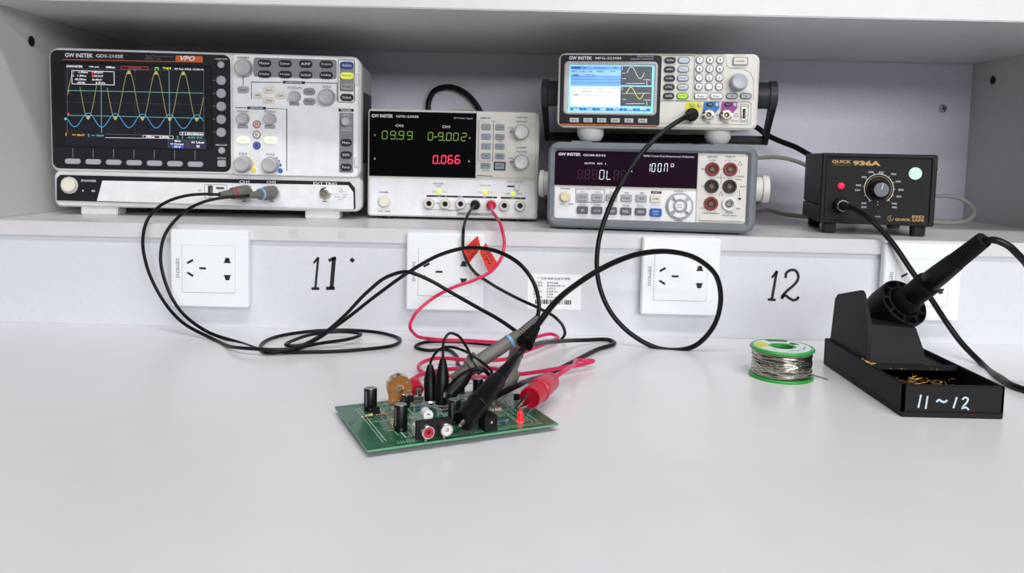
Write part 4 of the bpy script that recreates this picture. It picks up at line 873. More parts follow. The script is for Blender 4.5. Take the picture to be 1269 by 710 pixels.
bm = bmesh.new(); lathe(bm, [(.0125, SHH), (.0125, SHH+.0002), (SR-.0035, SHH+.0002), (SR-.0035, SHH)], (0, 0, 0), (0, 0, 1), 48, capa=False, capb=False); lb = S.part('paper_label', bm, mat('label_paper', (226, 232, 236), .5), fl_)
for a0, a1, m_, r0, r1 in ((140, 196, mat('label_yellow', (214, 216, 60), .5), .0135, .0245), (60, 112, mat('label_green', (36, 96, 60), .5), .018, .025), (20, 48, mat('label_green', (36, 96, 60), .5), .0135, .02)):
    bm = bmesh.new(); n_ = 10; V = [[bm.verts.new((r_*math.cos(math.radians(a0+(a1-a0)*k/n_)), r_*math.sin(math.radians(a0+(a1-a0)*k/n_)), SHH+.0003)) for k in range(n_+1)] for r_ in (r0, r1)]
    for k in range(n_): bm.faces.new((V[0][k], V[0][k+1], V[1][k+1], V[1][k]))
    S.part('label_patch', bm, m_, lb, smooth=0)
bm = bmesh.new()
for i, (tx, an) in enumerate((('Sn-Pb 63/37', -75), ('0.8 mm', -25), ('100 g', -130))):
    a = math.radians(an); cc = Vector((.0192*math.cos(a), .0192*math.sin(a)))
    put_text(bm, tx, cc.x, cc.y, .0022, 0, None, .01, rot=a+math.pi/2, to3=lambda q: (q.x, q.y, SHH+.0004))
S.part('label_print', bm, M_INK, lb, smooth=0, stuff=True)
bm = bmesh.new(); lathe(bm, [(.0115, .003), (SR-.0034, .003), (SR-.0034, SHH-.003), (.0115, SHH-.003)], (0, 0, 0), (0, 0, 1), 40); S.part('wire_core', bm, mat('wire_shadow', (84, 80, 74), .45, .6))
bm = bmesh.new()
for lay in range(3):
    P = []; turns = 13; n_ = turns*26
    for k in range(n_):
        a = 2*math.pi*k/26*(1 if lay != 1 else -1)+lay; z = .0036+(SHH-.0072)*(k/n_ if lay == 0 else (1-k/n_))
        z += .0019*math.sin(a*(1.37+.43*lay)+lay*2)+.0008*math.sin(a*3.3+lay); z = max(.0034, min(SHH-.0034, z))
        r_ = SR-.0032+.0004*lay+.0003*math.sin(a*1.7+lay); P.append((r_*math.cos(a), r_*math.sin(a), z))
    sweep(bm, P, .0006, 6)
S.part('wire_winding', bm, M_SOL, None, 'silvery wound solder wire')
bm = bmesh.new(); tp = [(.0262*math.cos(-.6), .0262*math.sin(-.6), .006)]+[tuple(S.w(atz(*c, .0008))) for c in ((1004, 463), (1012, 466), (1019, 468), (1026, 470))]
sweep(bm, catmull(tp, 5), .0005, 6); S.part('loose_end', bm, M_SOL)

# ================================================================== CIRCUIT BOARD
BT = .0056
fc = atz(455, 558, BT); lc = atz(404, 505, BT); rc = atz(692, 525, BT)
byaw = math.atan2(rc.y-fc.y, rc.x-fc.x); BW = (rc-fc).length; BD = (lc-fc).length
K = Thing('circuit_board', 'green circuit board populated with capacitors, jacks and a lit red LED', 'circuit board', (fc.x, fc.y, 0), byaw)
M_PCB = mat('pcb_green', (22, 96, 66), .3, var=.12, scale=90, coat=.4); M_PCBE = mat('pcb_edge', (92, 158, 118), .4)
bm = bmesh.new(); bevbox(bm, 0, BW, 0, BD, BT-.0016, BT, .0002); brd = K.part('board', bm, M_PCB)
bm = bmesh.new()
for x0, x1, y0, y1 in ((0, BW, -.0001, .0001), (0, BW, BD-.0001, BD+.0001), (-.0001, .0001, 0, BD), (BW-.0001, BW+.0001, 0, BD)): box(bm, x0, x1, y0, y1, BT-.0015, BT-.0001)
K.part('board_edge', bm, M_PCBE, brd, stuff=True)
for x, y in ((.024, .02), (BW-.024, .02), (.024, BD-.02), (BW-.024, BD-.02)):
    bm = bmesh.new(); lathe(bm, [(.0028, 0), (.0028, BT-.0016)], (x, y, 0), (0, 0, 1), 8); K.part('standoff', bm, mat('nylon', (200, 204, 200), .5))
M_SILK = mat('silkscreen', (205, 224, 212), .5); bm = bmesh.new()
def silk(pts, w=.0005): ribbon(bm, [Vector(p) for p in pts], w, 0, to3=lambda q: (q.x, q.y, BT+.00012))
for i in range(52): silk([(.022+i*.0021, .0048), (.0233+i*.0021, .0048)], .0009); silk([(.022+i*.0021, .0078), (.0233+i*.0021, .0078)], .0006)
for i in range(38): silk([(.0135, .010+i*.002), (.0135, .0112+i*.002)], .0006); silk([(BW-.012, .010+i*.002), (BW-.012, .0112+i*.002)], .0007); silk([(BW-.016, .010+i*.002), (BW-.016, .0112+i*.002)], .0006)
for q in (((.016, .012), (.016, .088), (.128, .088)), ((.03, .012), (.03, .05), (.06, .05)), ((.016, .052), (.05, .052), (.05, .085)), ((.07, .03), (.11, .03), (.11, .07), (.07, .07), (.07, .03)), ((.115, .012), (.115, .085)), ((.03, .06), (.045, .06), (.045, .08), (.03, .08), (.03, .06)), ((.022, .03), (.04, .03), (.04, .045)), ((.055, .02), (.055, .048))): silk(q)
for i in range(40):
    x, y = random.uniform(.02, BW-.02), random.uniform(.012, BD-.012); a, b = random.choice(((.008, .004), (.004, .008), (.012, .003))); silk([(x, y), (x+a, y), (x+a, y+b), (x, y+b), (x, y)], .0003)
K.part('silkscreen_lines', bm, M_SILK, brd, stuff=True, smooth=0)
bm = bmesh.new()
for i in range(230):
    x, y = random.randint(6, 53)*.00254, random.randint(4, 35)*.00254
    if x > BW-.01 or y > BD-.008: continue
    lathe(bm, [(.0006, 0), (.0005, .0002), (.0002, .0003)], (x, y, BT), (0, 0, 1), 6)
K.part('solder_pads', bm, mat('tin_pad', (186, 192, 184), .3, 1.0), brd, stuff=True)
def at_board(px, py): return K.w(atz(px, py, BT))
M_CAP = mat('capacitor_black', (16, 16, 19), .35, spec=.35); M_CAPT = mat('aluminium', (205, 206, 208), .3, .8); M_CAPS = mat('capacitor_stripe', (88, 92, 104), .5)
def cap(px, py, r, h, side=200):
    p = at_board(px, py); t = bmesh.new()
    lathe(t, [(r*.94, .0), (r, .0006), (r, .0018), (r*.95, .0024), (r, .003), (r, h-.0006), (r*.93, h)], p, (0, 0, 1), 24); c = K.part('capacitor', t, M_CAP)
    t = bmesh.new(); lathe(t, [(r*.86, h-.0003), (r*.84, h+.0002), (.0003, h+.0002)], p, (0, 0, 1), 20); tp = K.part('capacitor_top', t, M_CAPT, c)
    t = bmesh.new()
    for a in (.5, .5+math.pi/2): ribbon(t, [Vector((p.x-r*.7*math.cos(a), p.y-r*.7*math.sin(a))), Vector((p.x+r*.7*math.cos(a), p.y+r*.7*math.sin(a)))], .0004, 0, to3=lambda q: (q.x, q.y, BT+h+.0003))
    K.part('vent_score', t, M_GINK, tp, smooth=0, stuff=True)
    t = bmesh.new(); a0 = math.radians(side); n_ = 5; V = []
    for z in (BT+.004, BT+h-.0012): V.append([t.verts.new((p.x+(r+.0001)*math.cos(a0+math.radians(k*5-10)), p.y+(r+.0001)*math.sin(a0+math.radians(k*5-10)), z)) for k in range(n_)])
    for k in range(n_-1): t.faces.new((V[0][k], V[0][k+1], V[1][k+1], V[1][k]))
    K.part('polarity_stripe', t, M_CAPS, c, smooth=0)
cap(459, 508, .0049, .0170, 215); cap(496.5, 533, .0048, .0185, 205); cap(503, 504, .0031, .0095, 220); cap(563, 524, .0048, .0175, 230); cap(592, 491, .0042, .0145, 190)
# slide potentiometer-style round potentiometer: brown wafer in front, metal can and shaft behind
p = at_board(495, 500); M_WAF = mat('phenolic_brown', (156, 98, 42), .5, var=.15); vdir = K.I.to_3x3() @ Vector((-.30, .93, .06)); vdir.normalize(); pc = p+Vector((0, 0, .0122))
t = bmesh.new(); lathe(t, [(.0098, -.0008), (.0098, .0008)], pc, vdir, 28)
pot = K.part('potentiometer', t, M_WAF)
a_, b_, d_ = basis(vdir); dn = Vector((0, 0, -1)); sd = d_.cross(dn).normalized()
t = bmesh.new(); loft(t, [[pc+d_*q+sd*u+dn*v for u, v in ((-.0085, .003), (.0085, .003), (.0085, .0118), (-.0085, .0118))] for q in (-.00075, .00075)]); K.part('wafer_foot', t, M_WAF, pot)
t = bmesh.new(); lathe(t, [(.0096, .0008), (.0096, .008), (.0088, .009), (.003, .009)], pc, vdir, 28); K.part('metal_can', t, M_METAL, pot)
t = bmesh.new(); lathe(t, [(.0033, .008), (.0033, .020), (.0028, .0205)], pc, vdir, 16); K.part('shaft', t, M_METAL, pot)
t = bmesh.new(); lathe(t, [(.0034, .0006), (.0034, .0014), (.0022, .0014), (.002, .0005), (.0003, .0005)], pc, -vdir, 18); K.part('rivet', t, M_METAL, pot)
for u in (-.0055, 0, .0055):
    t = bmesh.new(); lathe(t, [(.0013, .0006), (.0012, .0012), (.0005, .0013)], pc+sd*u+dn*.0095, -vdir, 12); K.part('rivet', t, M_METAL, pot)
for u, v in ((-.006, -.0045), (.006, -.0045), (-.0075, .002), (.0075, .002)):
    t = bmesh.new(); c_ = pc+sd*u+dn*v; loft(t, [[c_-d_*q+sd*x+dn*y for x, y in ((-.0012, -.0006), (.0012, -.0006), (.0012, .0006), (-.0012, .0006))] for q in (.0007, .0012)]); K.part('can_tab', t, M_METAL, pot)
# transistors
for px, py in ((466.6, 516), (509, 501), (640, 499), (572, 491)):
    p = at_board(px, py); t = bmesh.new()
    for s_ in (-1, 0, 1): box(t, p.x+s_*.00127-.0003, p.x+s_*.00127+.0003, p.y-.0003, p.y+.0003, BT-.001, BT+.003)
    tr = K.part('transistor', t, M_METAL, stuff=True) if False else None
    b2 = bmesh.new(); pts = [(-.0023, -.001), (.0023, -.001), (.0023, .0006), (.0012, .002), (-.0012, .002), (-.0023, .0006)]
    loft(b2, [[(p.x+x, p.y+y, BT+z) for x, y in pts] for z in (.0022, .0068)]); tr = K.part('transistor', b2, M_BLK)
    t.free()
    for s_ in (-1, 0, 1):
        t = bmesh.new(); box(t, p.x+s_*.00127-.0003, p.x+s_*.00127+.0003, p.y-.0003, p.y+.0003, BT-.001, BT+.0024); K.part('lead', t, M_METAL, tr)
# resistors
def resistor(px, py, ang, L_, r_, body, bands):
    p = at_board(px, py)+Vector((0, 0, r_+.0003)); d = Vector((math.cos(ang), math.sin(ang), 0)); t = bmesh.new()
    sweep(t, [p-d*L_/2, p-d*L_*.47, p-d*L_*.3, p-d*L_*.24, p+d*L_*.24, p+d*L_*.3, p+d*L_*.47, p+d*L_/2], [r_*.4, r_*.95, r_, r_*.82, r_*.82, r_, r_*.95, r_*.4], 12); o = K.part('resistor', t, mat(*body))
    for i, c in enumerate(bands):
        t = bmesh.new(); q = p+d*(-.38+.22*i+(.1 if i == 3 else 0))*L_; rr = r_*(1.03 if i in (0, 3) else .86); sweep(t, [q, q+d*L_*.07], rr, 12); K.part('colour_band', t, mat('band_%s' % c, {'brown': (96, 52, 30), 'black': (20, 20, 20), 'red': (180, 40, 36), 'gold': (190, 150, 60), 'orange': (214, 110, 40), 'yellow': (220, 196, 60)}[c], .4), o)
    for s_ in (-1, 1):
        t = bmesh.new(); e = p+d*s_*L_/2; sweep(t, [e, e+d*s_*.0015, e+d*s_*.0022+Vector((0, 0, -.0006)), e+d*s_*.0023+Vector((0, 0, -r_-.001))], .0003, 6); K.part('lead', t, M_METAL, o)
BG = ('resistor_beige', (204, 190, 140), .5); BL = ('resistor_blue', (44, 96, 160), .45); GRY = ('resistor_grey', (168, 160, 146), .5)
resistor(457, 517, .1, .0062, .0011, BG, ('brown', 'black', 'orange', 'gold')); resistor(475, 516, -.2, .0058, .001, ('resistor_rose', (150, 84, 74), .5), ('brown', 'black', 'red', 'gold')); resistor(486, 525, 1.3, .006, .0013, BG, ('brown', 'black', 'red', 'gold'))
resistor(619, 500, .0, .0062, .0011, BG, ('yellow', 'black', 'brown', 'gold')); resistor(614, 511, -.12, .0095, .0017, GRY, ('brown', 'black', 'red', 'gold')); resistor(624, 524, -.1, .0062, .0011, BL, ('brown', 'black', 'red', 'gold')); resistor(553, 507, .1, .006, .0011, BG, ('brown', 'black', 'orange', 'gold')); resistor(519, 506, .4, .006, .0011, BL, ('brown', 'black', 'red', 'gold')); resistor(576, 500, .6, .006, .0011, BL, ('brown', 'black', 'red', 'gold'))
# twin phono jack
pf = at_board(538, 543); fx = .0 ; jw, jh, jd = .0262, .0135, .012
t = bmesh.new(); bevbox(t, pf.x-jw/2, pf.x+jw/2, pf.y-.001, pf.y+.0006+.0015, BT+.0008, BT+jh, .0003); jk = K.part('phono_jack', t, M_BLK)
t = bmesh.new(); bevbox(t, pf.x-jw/2+.001, pf.x+jw/2-.001, pf.y+.002, pf.y+jd, BT+.0004, BT+jh-.005, .0005); K.part('jack_body', t, mat('jack_white', (226, 226, 222), .5), jk)
t = bmesh.new(); lathe(t, [(.0035, 0), (.0035, .0075), (.0014, .0075), (.0012, .004), (.0002, .004)], (pf.x-.0035, pf.y+.010, BT+jh+.0022), (0, -1, 0), 20); K.part('jack_post', t, mat('jack_white', (1, 1, 1)), jk)
t = bmesh.new(); bevbox(t, pf.x-.0055, pf.x-.0015, pf.y+.003, pf.y+.01, BT+jh-.0015, BT+jh+.002, .0004); K.part('post_saddle', t, mat('jack_white', (1, 1, 1)), jk)
for sx, m_ in ((-.0066, mat('jack_red', (176, 34, 50), .4)), (.0066, mat('jack_pale', (216, 216, 214), .4))):
    o_ = (pf.x+sx, pf.y-.0009, BT+.0072)
    t = bmesh.new(); lathe(t, [(.0046, -.0004), (.0046, .0065), (.0043, .0068), (.0036, .0068), (.0036, .002)], o_, (0, -1, 0), 24, capb=False); br = K.part('jack_barrel', t, M_METAL, jk)
    t = bmesh.new(); lathe(t, [(.0037, .0015), (.0037, .0062), (.0016, .0062), (.0015, .003), (.0003, .003)], o_, (0, -1, 0), 20); K.part('jack_insert', t, m_, jk)
for sx in (-.0066, .0066):
    t = bmesh.new(); box(t, pf.x+sx-.0008, pf.x+sx+.0008, pf.y-.0016, pf.y-.001, BT, BT+.002); K.part('solder_tab', t, M_METAL, jk)
# barrel power jack
p = at_board(612, 534); cw = .0097
t = bmesh.new(); bevbox(t, p.x-cw/2-.002, p.x+cw/2-.002, p.y, p.y+.013, BT, BT+.0108, .0004); dj = K.part('power_jack', t, M_BLK)
o_ = (p.x-.002, p.y, BT+.0066); t = bmesh.new(); lathe(t, [(.0042, -.0001), (.0042, .0003), (.0032, .0003), (.0031, -.0005), (.0002, -.0005)], o_, (0, -1, 0), 24); K.part('jack_mouth', t, M_GLOSS, dj)
t = bmesh.new(); lathe(t, [(.0011, -.001), (.0011, .0008), (.0006, .0012)], o_, (0, -1, 0), 12); K.part('centre_pin', t, M_METAL, dj)
# lit LED
p = at_board(644.5, 523); t = bmesh.new(); lathe(t, [(.0029, .0), (.0029, .0012), (.0025, .0013)], p, (0, 0, 1), 20); ld = K.part('led', t, mat('led_base', (235, 80, 78), .3, emit=.6), None, 'lit red LED')
t = bmesh.new(); lathe(t, [(.0021, .001), (.0021, .006), (.0018, .0076), (.001, .0085), (.0002, .0087)], p, (0, 0, 1), 20); K.part('led_lens', t, mat('led_lens', (240, 22, 26), .2, emit=1.3), ld)

# ================================================================== LEADS AND CABLES
def pt(c, z=.0022):
    return atz(c[0], c[1], z) if len(c) == 2 else atd(*c)          # on the table, or hanging at a given distance
def path(L, z=.0022, sub=8): return catmull([Vector(c) if isinstance(c, Vector) else pt(c, z) for c in L], sub)
def wpart(t, name, P, R, m, n=10, par=None, label=None, flat=1.0):
    bm = bmesh.new(); sweep(bm, P, R, n, flat=flat); return t.part(name, bm, m, par, label, world=True)
def crocodile(t, a, b, m, w, par=None, name='clip_boot', jaw=.008, up=(0, 0, 1)):
    """insulated crocodile clip from the wire end a to the mouth b, jaws beyond b"""
    a, b = Vector(a), Vector(b); d = (b-a).normalized(); P = [a.lerp(b, q) for q in (0, .06, .2, .38, .6, .8, .93, 1)]
    o = wpart(t, name, P, [w*.34, w*.5, w*.72, w*.95, w, w*.98, w*.95, w*.9], m, 16, par)
    s_ = d.cross(Vector(up)).normalized(); v = s_.cross(d)
    for sg in (-1, 1):
        bm = bmesh.new(); L0 = []
        for q, g, hw_ in ((-.004, .4, .45), (jaw*.5, .42, .36), (jaw, .08, .26)):
            c = b+d*q+v*sg*w*g; L0.append([c+s_*w*hw_*i+v*w*.14*j for i, j in ((-1, -1), (1, -1), (1, 1), (-1, 1))])
        loft(bm, L0); t.part('jaw', bm, M_METAL, o, world=True)
    return o
def bnc_sleeve(t, base, d, ri, ro):
    """hollow metal bayonet sleeve slipped over a connector"""
    bm = bmesh.new(); lathe(bm, [(ri, .0046), (ro, .0046), (ro, .0118), (ro*.92, .0126), (ri, .0126), (ri, .0046)], base, d, 28, capa=False, capb=False); t.part('bnc_sleeve', bm, M_METAL, world=True)
# ---- oscilloscope probes
PR_CAB = .0018
def probe(label, zc, bw, ringm, exit_px, cable, top, neck, ring_at, collar, tip, ground):
    t = Thing('oscilloscope_probe', label, 'probe', tip, 0, 'oscilloscope probes')
    yd = O.M.to_3x3() @ Vector((0, -1, 0)); b0 = O.M @ bw
    bnc_sleeve(t, b0, yd, .0073, .0084)
    k = b0+yd*.0128; ex = exit_px
    wpart(t, 'plug_body', [k-yd*.0005, k+yd*.004, (k+yd*.009).lerp(ex, .18), k.lerp(ex, .42)+yd*.005, k.lerp(ex, .5)+yd*.005], [.0078, .0086, .0082, .0068, .0056], M_PROBE, 20)
    m0 = k.lerp(ex, .5)+yd*.005; wpart(t, 'marker_ring', [k.lerp(ex, .40)+yd*.005, k.lerp(ex, .45)+yd*.005], [.0074, .0071], ringm, 20)
    P, R = ribbed(m0, ex, .005, .0031, 6, .2); wpart(t, 'plug_boot', P, R, M_PROBE, 14)
    wpart(t, 'cable', path([m0.lerp(ex, .7), ex]+cable+[top], zc), PR_CAB, M_CABLE, 10)
    P, R = ribbed(top, neck, .0028, .0046, 9, .2); wpart(t, 'strain_relief', P, R, M_PROBE, 14)
    ax_ = (tip-neck).normalized(); L_ = (tip-neck).length; cs = (collar-neck).length
    def q(s_): return neck+ax_*s_
    wpart(t, 'probe_body', [q(-.001), q(.002), q(cs*.5), q(cs-.006), q(cs-.004)], [.0042, .0056, .0058, .0058, .005], M_PROBE, 20)
    rs = (ring_at-neck).length; wpart(t, 'marker_ring', [q(rs-.0012), q(rs+.0012)], [.0062, .0062], ringm, 20)
    wpart(t, 'finger_guard', [q(cs-.005), q(cs-.0035), q(cs+.0015), q(cs+.003)], [.0062, .0092, .0092, .007], M_PROBE, 24)
    wpart(t, 'hook_sleeve', [q(cs+.002), q(cs+.006), q(L_*.72), q(L_*.9), q(L_*.92)], [.0072, .007, .0052, .0032, .0022], M_PROBE, 20)
    wpart(t, 'hook_tip', [q(L_*.91), q(L_)], [.0007, .0006], M_METAL, 8)
    g = wpart(t, 'ground_lead', path([q(cs)]+ground[0], .002, 8), .0011, M_CABLE, 8)
    crocodile(t, *ground[1], M_CABLE, .0053, g, jaw=.003)
    return t
RB = mat('ring_blue', (120, 190, 232), .4); RRd = mat('ring_red', (198, 44, 56), .4)
# CH2 probe, blue rings
probe('grey oscilloscope probe with pale blue rings, nearer the black crocodile clips', .0021, BN2, RB, atd(308, 242.5, .925),
      [(290, 243.5, .918), (250, 251, .90), (222, 268, .875), (204, 292, .86), (199, 320, .855), (205, 350, .852), (222, 383, .84), (255, 410, .825), (295, 424, .81), (345, 436), (395, 436), (450, 433), (487, 428), (496, 421), (475, 413), (430, 409), (380, 411), (340, 418), (323, 429), (332, 437), (362, 434), (390, 422, .806), (425, 398, .80), (465, 367, .785), (510, 335, .758), (550, 314, .73), (585, 307, .706), (620, 313, .686), (648, 331, .67), (664, 357, .658), (668, 380, .653)],
      atd(666, 394, .652), atd(643, 416, .640), atd(632, 423.5, .636), atd(588, 451, .622), atd(553, 474, .610),
      ([atd(583, 440, .612), atd(577, 428, .606), atd(566, 415, .602), atd(557, 413, .60), atd(551, 420, .598), atd(549, 434, .592), atd(549, 445, .590)], (atd(549, 444, .590), atd(547, 501, .585))))
# CH1 probe, red rings
probe('grey oscilloscope probe with red rings, mostly behind the large black clip boot', .0064, BN1, RRd, atd(272, 241, .925),
      [(258, 240.5, .92), (228, 243, .905), (200, 254, .885), (183, 272, .868), (177, 298, .858), (182, 330, .854), (196, 362, .85), (222, 396, .835), (262, 419, .815), (310, 432), (350, 433), (400, 425), (437, 419), (447, 414), (425, 411), (395, 413), (368, 420), (356, 428), (372, 428), (395, 417, .79), (425, 393, .778), (455, 362, .764), (482, 342, .748), (505, 337, .738), (530, 346, .732), (560, 363, .722), (590, 380, .708), (620, 397, .692), (640, 411, .678)],
      atd(651, 420, .668), atd(642, 433, .660), atd(638, 441, .656), atd(626, 480, .632), atd(614, 504, .589),
      ([atd(616, 467, .618), atd(606, 456, .600), atd(596, 448, .592), atd(576, 435, .592), atd(556, 430, .598), atd(541, 436, .606), atd(534, 448, .606), atd(533, 453, .606)], (atd(533, 452, .604), atd(534, 497, .597))))

# ---- generator output cable, ends in a strain relief, a large black boot and a red wire
t = Thing('clip_cable', 'black cable from the generator looping down to a large black clip boot', 'cable', atd(579, 526, .566))
yd = G.M.to_3x3() @ Vector((0, -1, 0)); b0 = G.M @ GB
bnc_sleeve(t, b0, yd, .0061, .0073)
wpart(t, 'plug_boot', [b0+yd*.0126, b0+yd*.015, b0+yd*.018, b0+yd*.022, (b0+yd*.026).lerp(atd(846, 147, .87), .7)], [.0076, .0076, .0068, .0045, .0034], M_BLK, 20)
ga = b0+yd*.023
wpart(t, 'cable', path([ga, (846, 147, .868), (826, 160, .862), (800, 184, .857), (775, 218, .852), (753, 262, .848), (741, 305, .842), (741, 345, .838), (755, 384, .832), (785, 416, .828), (822, 433, .822), (858, 430, .815), (882, 408, .805), (893, 374, .795), (888, 343, .785), (866, 322, .77), (832, 312, .75), (795, 314, .73), (755, 328, .705), (715, 352, .68), (685, 378, .648), (668, 400, .632), (663, 407, .627)]), .0026, M_CABLE, 12)
P, R = ribbed(atd(665, 405, .629), atd(650, 426, .614), .0034, .0072, 7, .12); wpart(t, 'strain_relief', P, R, M_BLK, 16)
wpart(t, 'wire', path([atd(651, 425, .614), atd(643, 438, .604), atd(637, 446, .600)]), .0022, M_CABLE, 10)
wpart(t, 'red_wire', path([atd(652, 425, .617), atd(645, 438, .612), atd(639, 449, .609), atd(629, 462, .603), atd(618, 478, .595), atd(609, 492, .583)]), .0012, M_PINK, 8)
a = atd(641, 441, .600); b = atd(574.5, 522, .530); d = b-a
def q(s_): return a+d*s_
bt = wpart(t, 'clip_boot', [q(0), q(.03), q(.38), q(.385), q(.40), q(.74), q(.745), q(.775), q(.78), q(1.0), q(1.0), q(.9)], [.0022, .0032, .0054, .006, .0066, .0076, .0081, .0081, .0077, .0077, .0066, .0056], M_CABLE, 28)
bm = bmesh.new(); sweep(bm, [q(.99), q(1.0), q(1.06)], [.0022, .002, .0012], 8); t.part('jaw', bm, M_METAL, bt, world=True)
wpart(t, 'wire', path([atd(638, 445, .601), (648, 434, .61), (662, 427, .67), (690, 423, .77), (725, 421.5, .83), (756, 421.5), (761, 424), (740, 433), (705, 451), (678, 464), (654, 472, .632), (641, 478, .60), (626, 485, .586), (613, 492, .577)], .0024), .0022, M_CABLE, 12)

# ---- power supply leads
def banana(t, base, m):
    yd = Vector((0, -1, 0)); wpart(t, 'banana_plug', [base+yd*.009, base+yd*.0135, base+yd*.014, base+yd*.024, base+yd*.026], [.0028, .0028, .0062, .0058, .0036], m, 20); return base+yd*.022
def tag(t, quad, m, lines):
    """folded paper flag: a thin quad given by its four corners"""
    A, Bq, Cq, Dq = [Vector(v) for v in quad]; nrm = (Bq-A).cross(Dq-A).normalized()
    if nrm.y > 0: nrm = -nrm
    bm = bmesh.new(); loft(bm, [[v+nrm*.0002 for v in (A, Bq, Cq, Dq)], [v-nrm*.0002 for v in (A, Bq, Cq, Dq)]]); o = t.part('paper_flag', bm, m, None, 'red paper flag with black writing', world=True)
    bm = bmesh.new(); ux = (Bq-A); L_ = ux.length; ux = ux/L_; uz = (A-Dq); H = uz.length; uz = uz/H
    for i, tx in enumerate(lines):
        put_text(bm, tx, L_*.5, -H*(.3+.42*i), H*.26, 0, L_*.62, .01, to3=lambda p_: A+ux*p_.x+uz*p_.y+nrm*.0004)
    t.part('flag_writing', bm, M_INK, o, world=True, smooth=0, stuff=True)
M_FLAG = mat('red_paper', (216, 50, 34), .6)
Lb = Thing('test_lead', 'black test lead with red paper flag from the power supply', 'test lead', atz(560, 470, 0), 0, 'power supply test leads')
w0 = banana(Lb, U.M @ PB, M_BLK)
wpart(Lb, 'wire', path([w0, (581, 264, .93), (576, 276, .895), (574, 292, .862), (574, 308, .856), (578, 322, .853), (587, 336, .852), (606, 350, .85), (640, 369, .845), (672, 384, .835), (690, 395, .846), (697, 403, .846), (700, 411, .846), (697, 419), (683, 424), (655, 427), (610, 427), (560, 423), (527, 424), (515, 430), (530, 434), (552, 433), (565, 440), (568, 452), (579, 462), (592, 472), (603, 477, .66), (609, 473, .62), (606, 464, .595), (598, 458, .588), (590, 457, .588), (584, 459, .588)], .0018), .0017, M_CABLE, 10)
crocodile(Lb, atd(584, 459, .588), atd(556, 489, .577), M_CABLE, .0056, jaw=.004)
tag(Lb, [atd(574, 309, .853), atd(592, 292, .849), atd(596, 307, .849), atd(580, 328, .853)], M_FLAG, ('CH1-', 'GND'))
Lr = Thing('test_lead', 'red test lead with red paper flag and large red clip by the LED', 'test lead', atz(690, 470, 0), 0, 'power supply test leads')
M_RP = mat('red_plug', (192, 16, 48), .35)
w0 = banana(Lr, U.M @ PR, M_RP)
wpart(Lr, 'wire', path([w0, (611, 263, .93), (617, 272, .895), (622, 284, .862), (625, 300, .852), (622, 318, .848), (610, 335, .846), (590, 346, .844), (562, 356, .842), (533, 372, .84), (514, 390, .832), (508, 404, .822), (515, 415), (535, 420), (580, 422), (630, 424), (662, 418), (684, 414), (691, 417), (680, 424), (655, 434), (620, 446), (580, 446), (540, 444), (522, 450), (519, 457), (527, 463), (560, 466), (600, 467), (650, 463), (700, 455), (728, 450), (735, 447), (727, 446.5), (710, 453, .685), (696, 462, .652), (687, 469, .638)], .0068), .0018, M_PINK, 10)
# large clip: ridged boot, open mouth and steel jaws gripping the board's edge
a = atd(687, 468, .638); b = atd(656.5, 493, .584); d = b-a
def q(s_): return a+d*s_
bt = wpart(Lr, 'clip_boot', [q(0), q(.05), q(.18), q(.2), q(.62), q(.63), q(.68), q(.69), q(1), q(1), q(.8)], [.0026, .004, .0074, .008, .0086, .0092, .0092, .0084, .0082, .0074, .007], M_RP, 28)
dn_ = d.normalized(); sv = dn_.cross(Vector((0, 0, 1))).normalized(); vv = sv.cross(dn_); tipj = atd(641, 505, .572)
for sg in (-1, 1):
    bm = bmesh.new(); L0 = []
    for f_, g, hw_ in ((0, .0042, .0022), (.4, .0042, .0019), (1, .0008, .0009)):
        c = q(.85).lerp(tipj, f_)+vv*sg*g; L0.append([c+sv*hw_*i+vv*.0005*j for i, j in ((-1, -1), (1, -1), (1, 1), (-1, 1))])
    loft(bm, L0); Lr.part('jaw', bm, M_METAL, bt, 'steel jaw', world=True)
tag(Lr, [atd(602, 301, .846), atd(616, 325, .845), atd(606, 339, .845), atd(594, 312, .846)], M_FLAG, ('CH1+', '+9V'))
Lj = Thing('jumper_lead', 'short red jumper lead with small red clip beside the potentiometer', 'test lead', atz(516, 480, 0), 0, 'power supply test leads')
wpart(Lj, 'wire', path([atd(511, 470, .645), (522, 464, .66), (545, 459), (580, 456), (612, 457), (627, 460), (631, 466), (626, 473)], .0112), .0018, M_PINK, 10)
crocodile(Lj, atd(511, 470, .645), atd(517.5, 484, .626), M_RP, .0056)

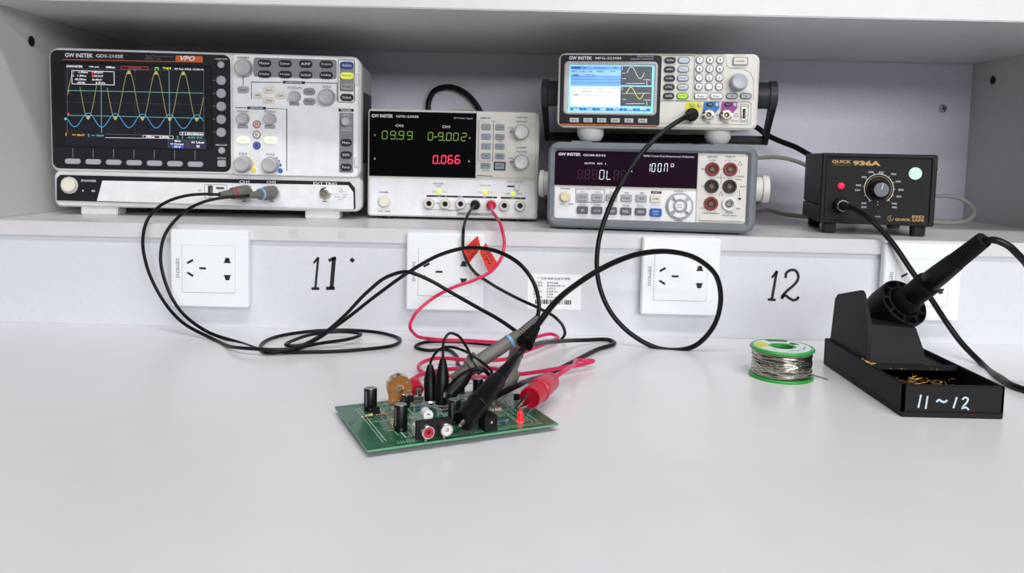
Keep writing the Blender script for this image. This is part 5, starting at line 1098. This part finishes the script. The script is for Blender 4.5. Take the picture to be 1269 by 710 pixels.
# ---- cords behind the instruments
def cord(name, label, pts, r_, m, cat='cable'):
    P = path(pts); t = Thing(name, label, cat, P[0]); wpart(t, 'cord', P, r_, m, 10); return t
def endplug(t, p, d, m): wpart(t, 'plug', [p, p+Vector(d)*.012, p+Vector(d)*.02], [.006, .006, .004], m, 14)
cord('mains_cable', 'black power cord arching above the power supply', [(533, 148, 1.228), (531, 128, 1.228), (538, 113, 1.228), (555, 107.5, 1.228), (575, 114, 1.228), (590, 129, 1.228), (600, 150, 1.228), (606, 200, 1.23), atd(612, 262, 1.231)], .0042, M_CABLE)
cord('mains_cable', 'black cord running from behind the generator to the soldering station', [G.M @ Vector((.075, .2745, .03)), (938, 158, 1.195), (950, 167, 1.19), (967, 175, 1.18), (985, 182, 1.165), (1003, 192, 1.145), (1022, 203, 1.13), (1045, 215, 1.11), Q.M @ Vector((-.02, .152, .055)), Q.M @ Vector((-.02, .1445, .055))], .0040, M_CABLE)
cord('signal_cable', 'grey cable from behind the multimeter to the soldering station', [D.M @ Vector((.085, .2865, .075)), (930, 196.5, 1.19), (945, 195.2, 1.18), (965, 195, 1.165), (988, 200, 1.145), (1005, 208, 1.13), (1030, 222, 1.115), Q.M @ Vector((-.035, .152, .04)), Q.M @ Vector((-.035, .1445, .04))], .0030, M_GREYC)
cord('grey_cord', 'grey cord lying on the shelf between multimeter and soldering station', [D.M @ Vector((.095, .2865, .02)), (935, 262, 1.19), (948, 260, 1.18), (970, 265, 1.16), (1000, 268.5, 1.13), (1030, 271, 1.115), (1060, 271, 1.11), Q.M @ Vector((-.01, .152, .02)), Q.M @ Vector((-.01, .1445, .02))], .0032, M_GREYC)
cord('grey_cord', 'grey cord looped on the shelf right of the soldering station', [Q.M @ Vector((.03, .1445, .035)), Q.M @ Vector((.035, .152, .035)), (1140, 242, 1.14), (1157, 243, 1.15), (1175, 243, 1.15), (1190, 246, 1.145), (1202, 254, 1.14), (1207, 263, 1.13), (1200, 272, 1.12), (1185, 275.5, 1.115), (1158, 275, 1.12), (1120, 273, 1.13), (1080, 270, 1.14)], .0030, M_GREYC)
cord('grey_cord', 'short grey cord bend high beside the soldering station', [Q.M @ Vector((.048, .1445, .052)), Q.M @ Vector((.052, .152, .054)), (1155, 217, 1.11), (1163, 211, 1.11), (1162, 206, 1.11), (1150, 206, 1.105), Q.M @ Vector((.04, .152, .075)), Q.M @ Vector((.036, .1445, .075))], .0026, M_GREYC)
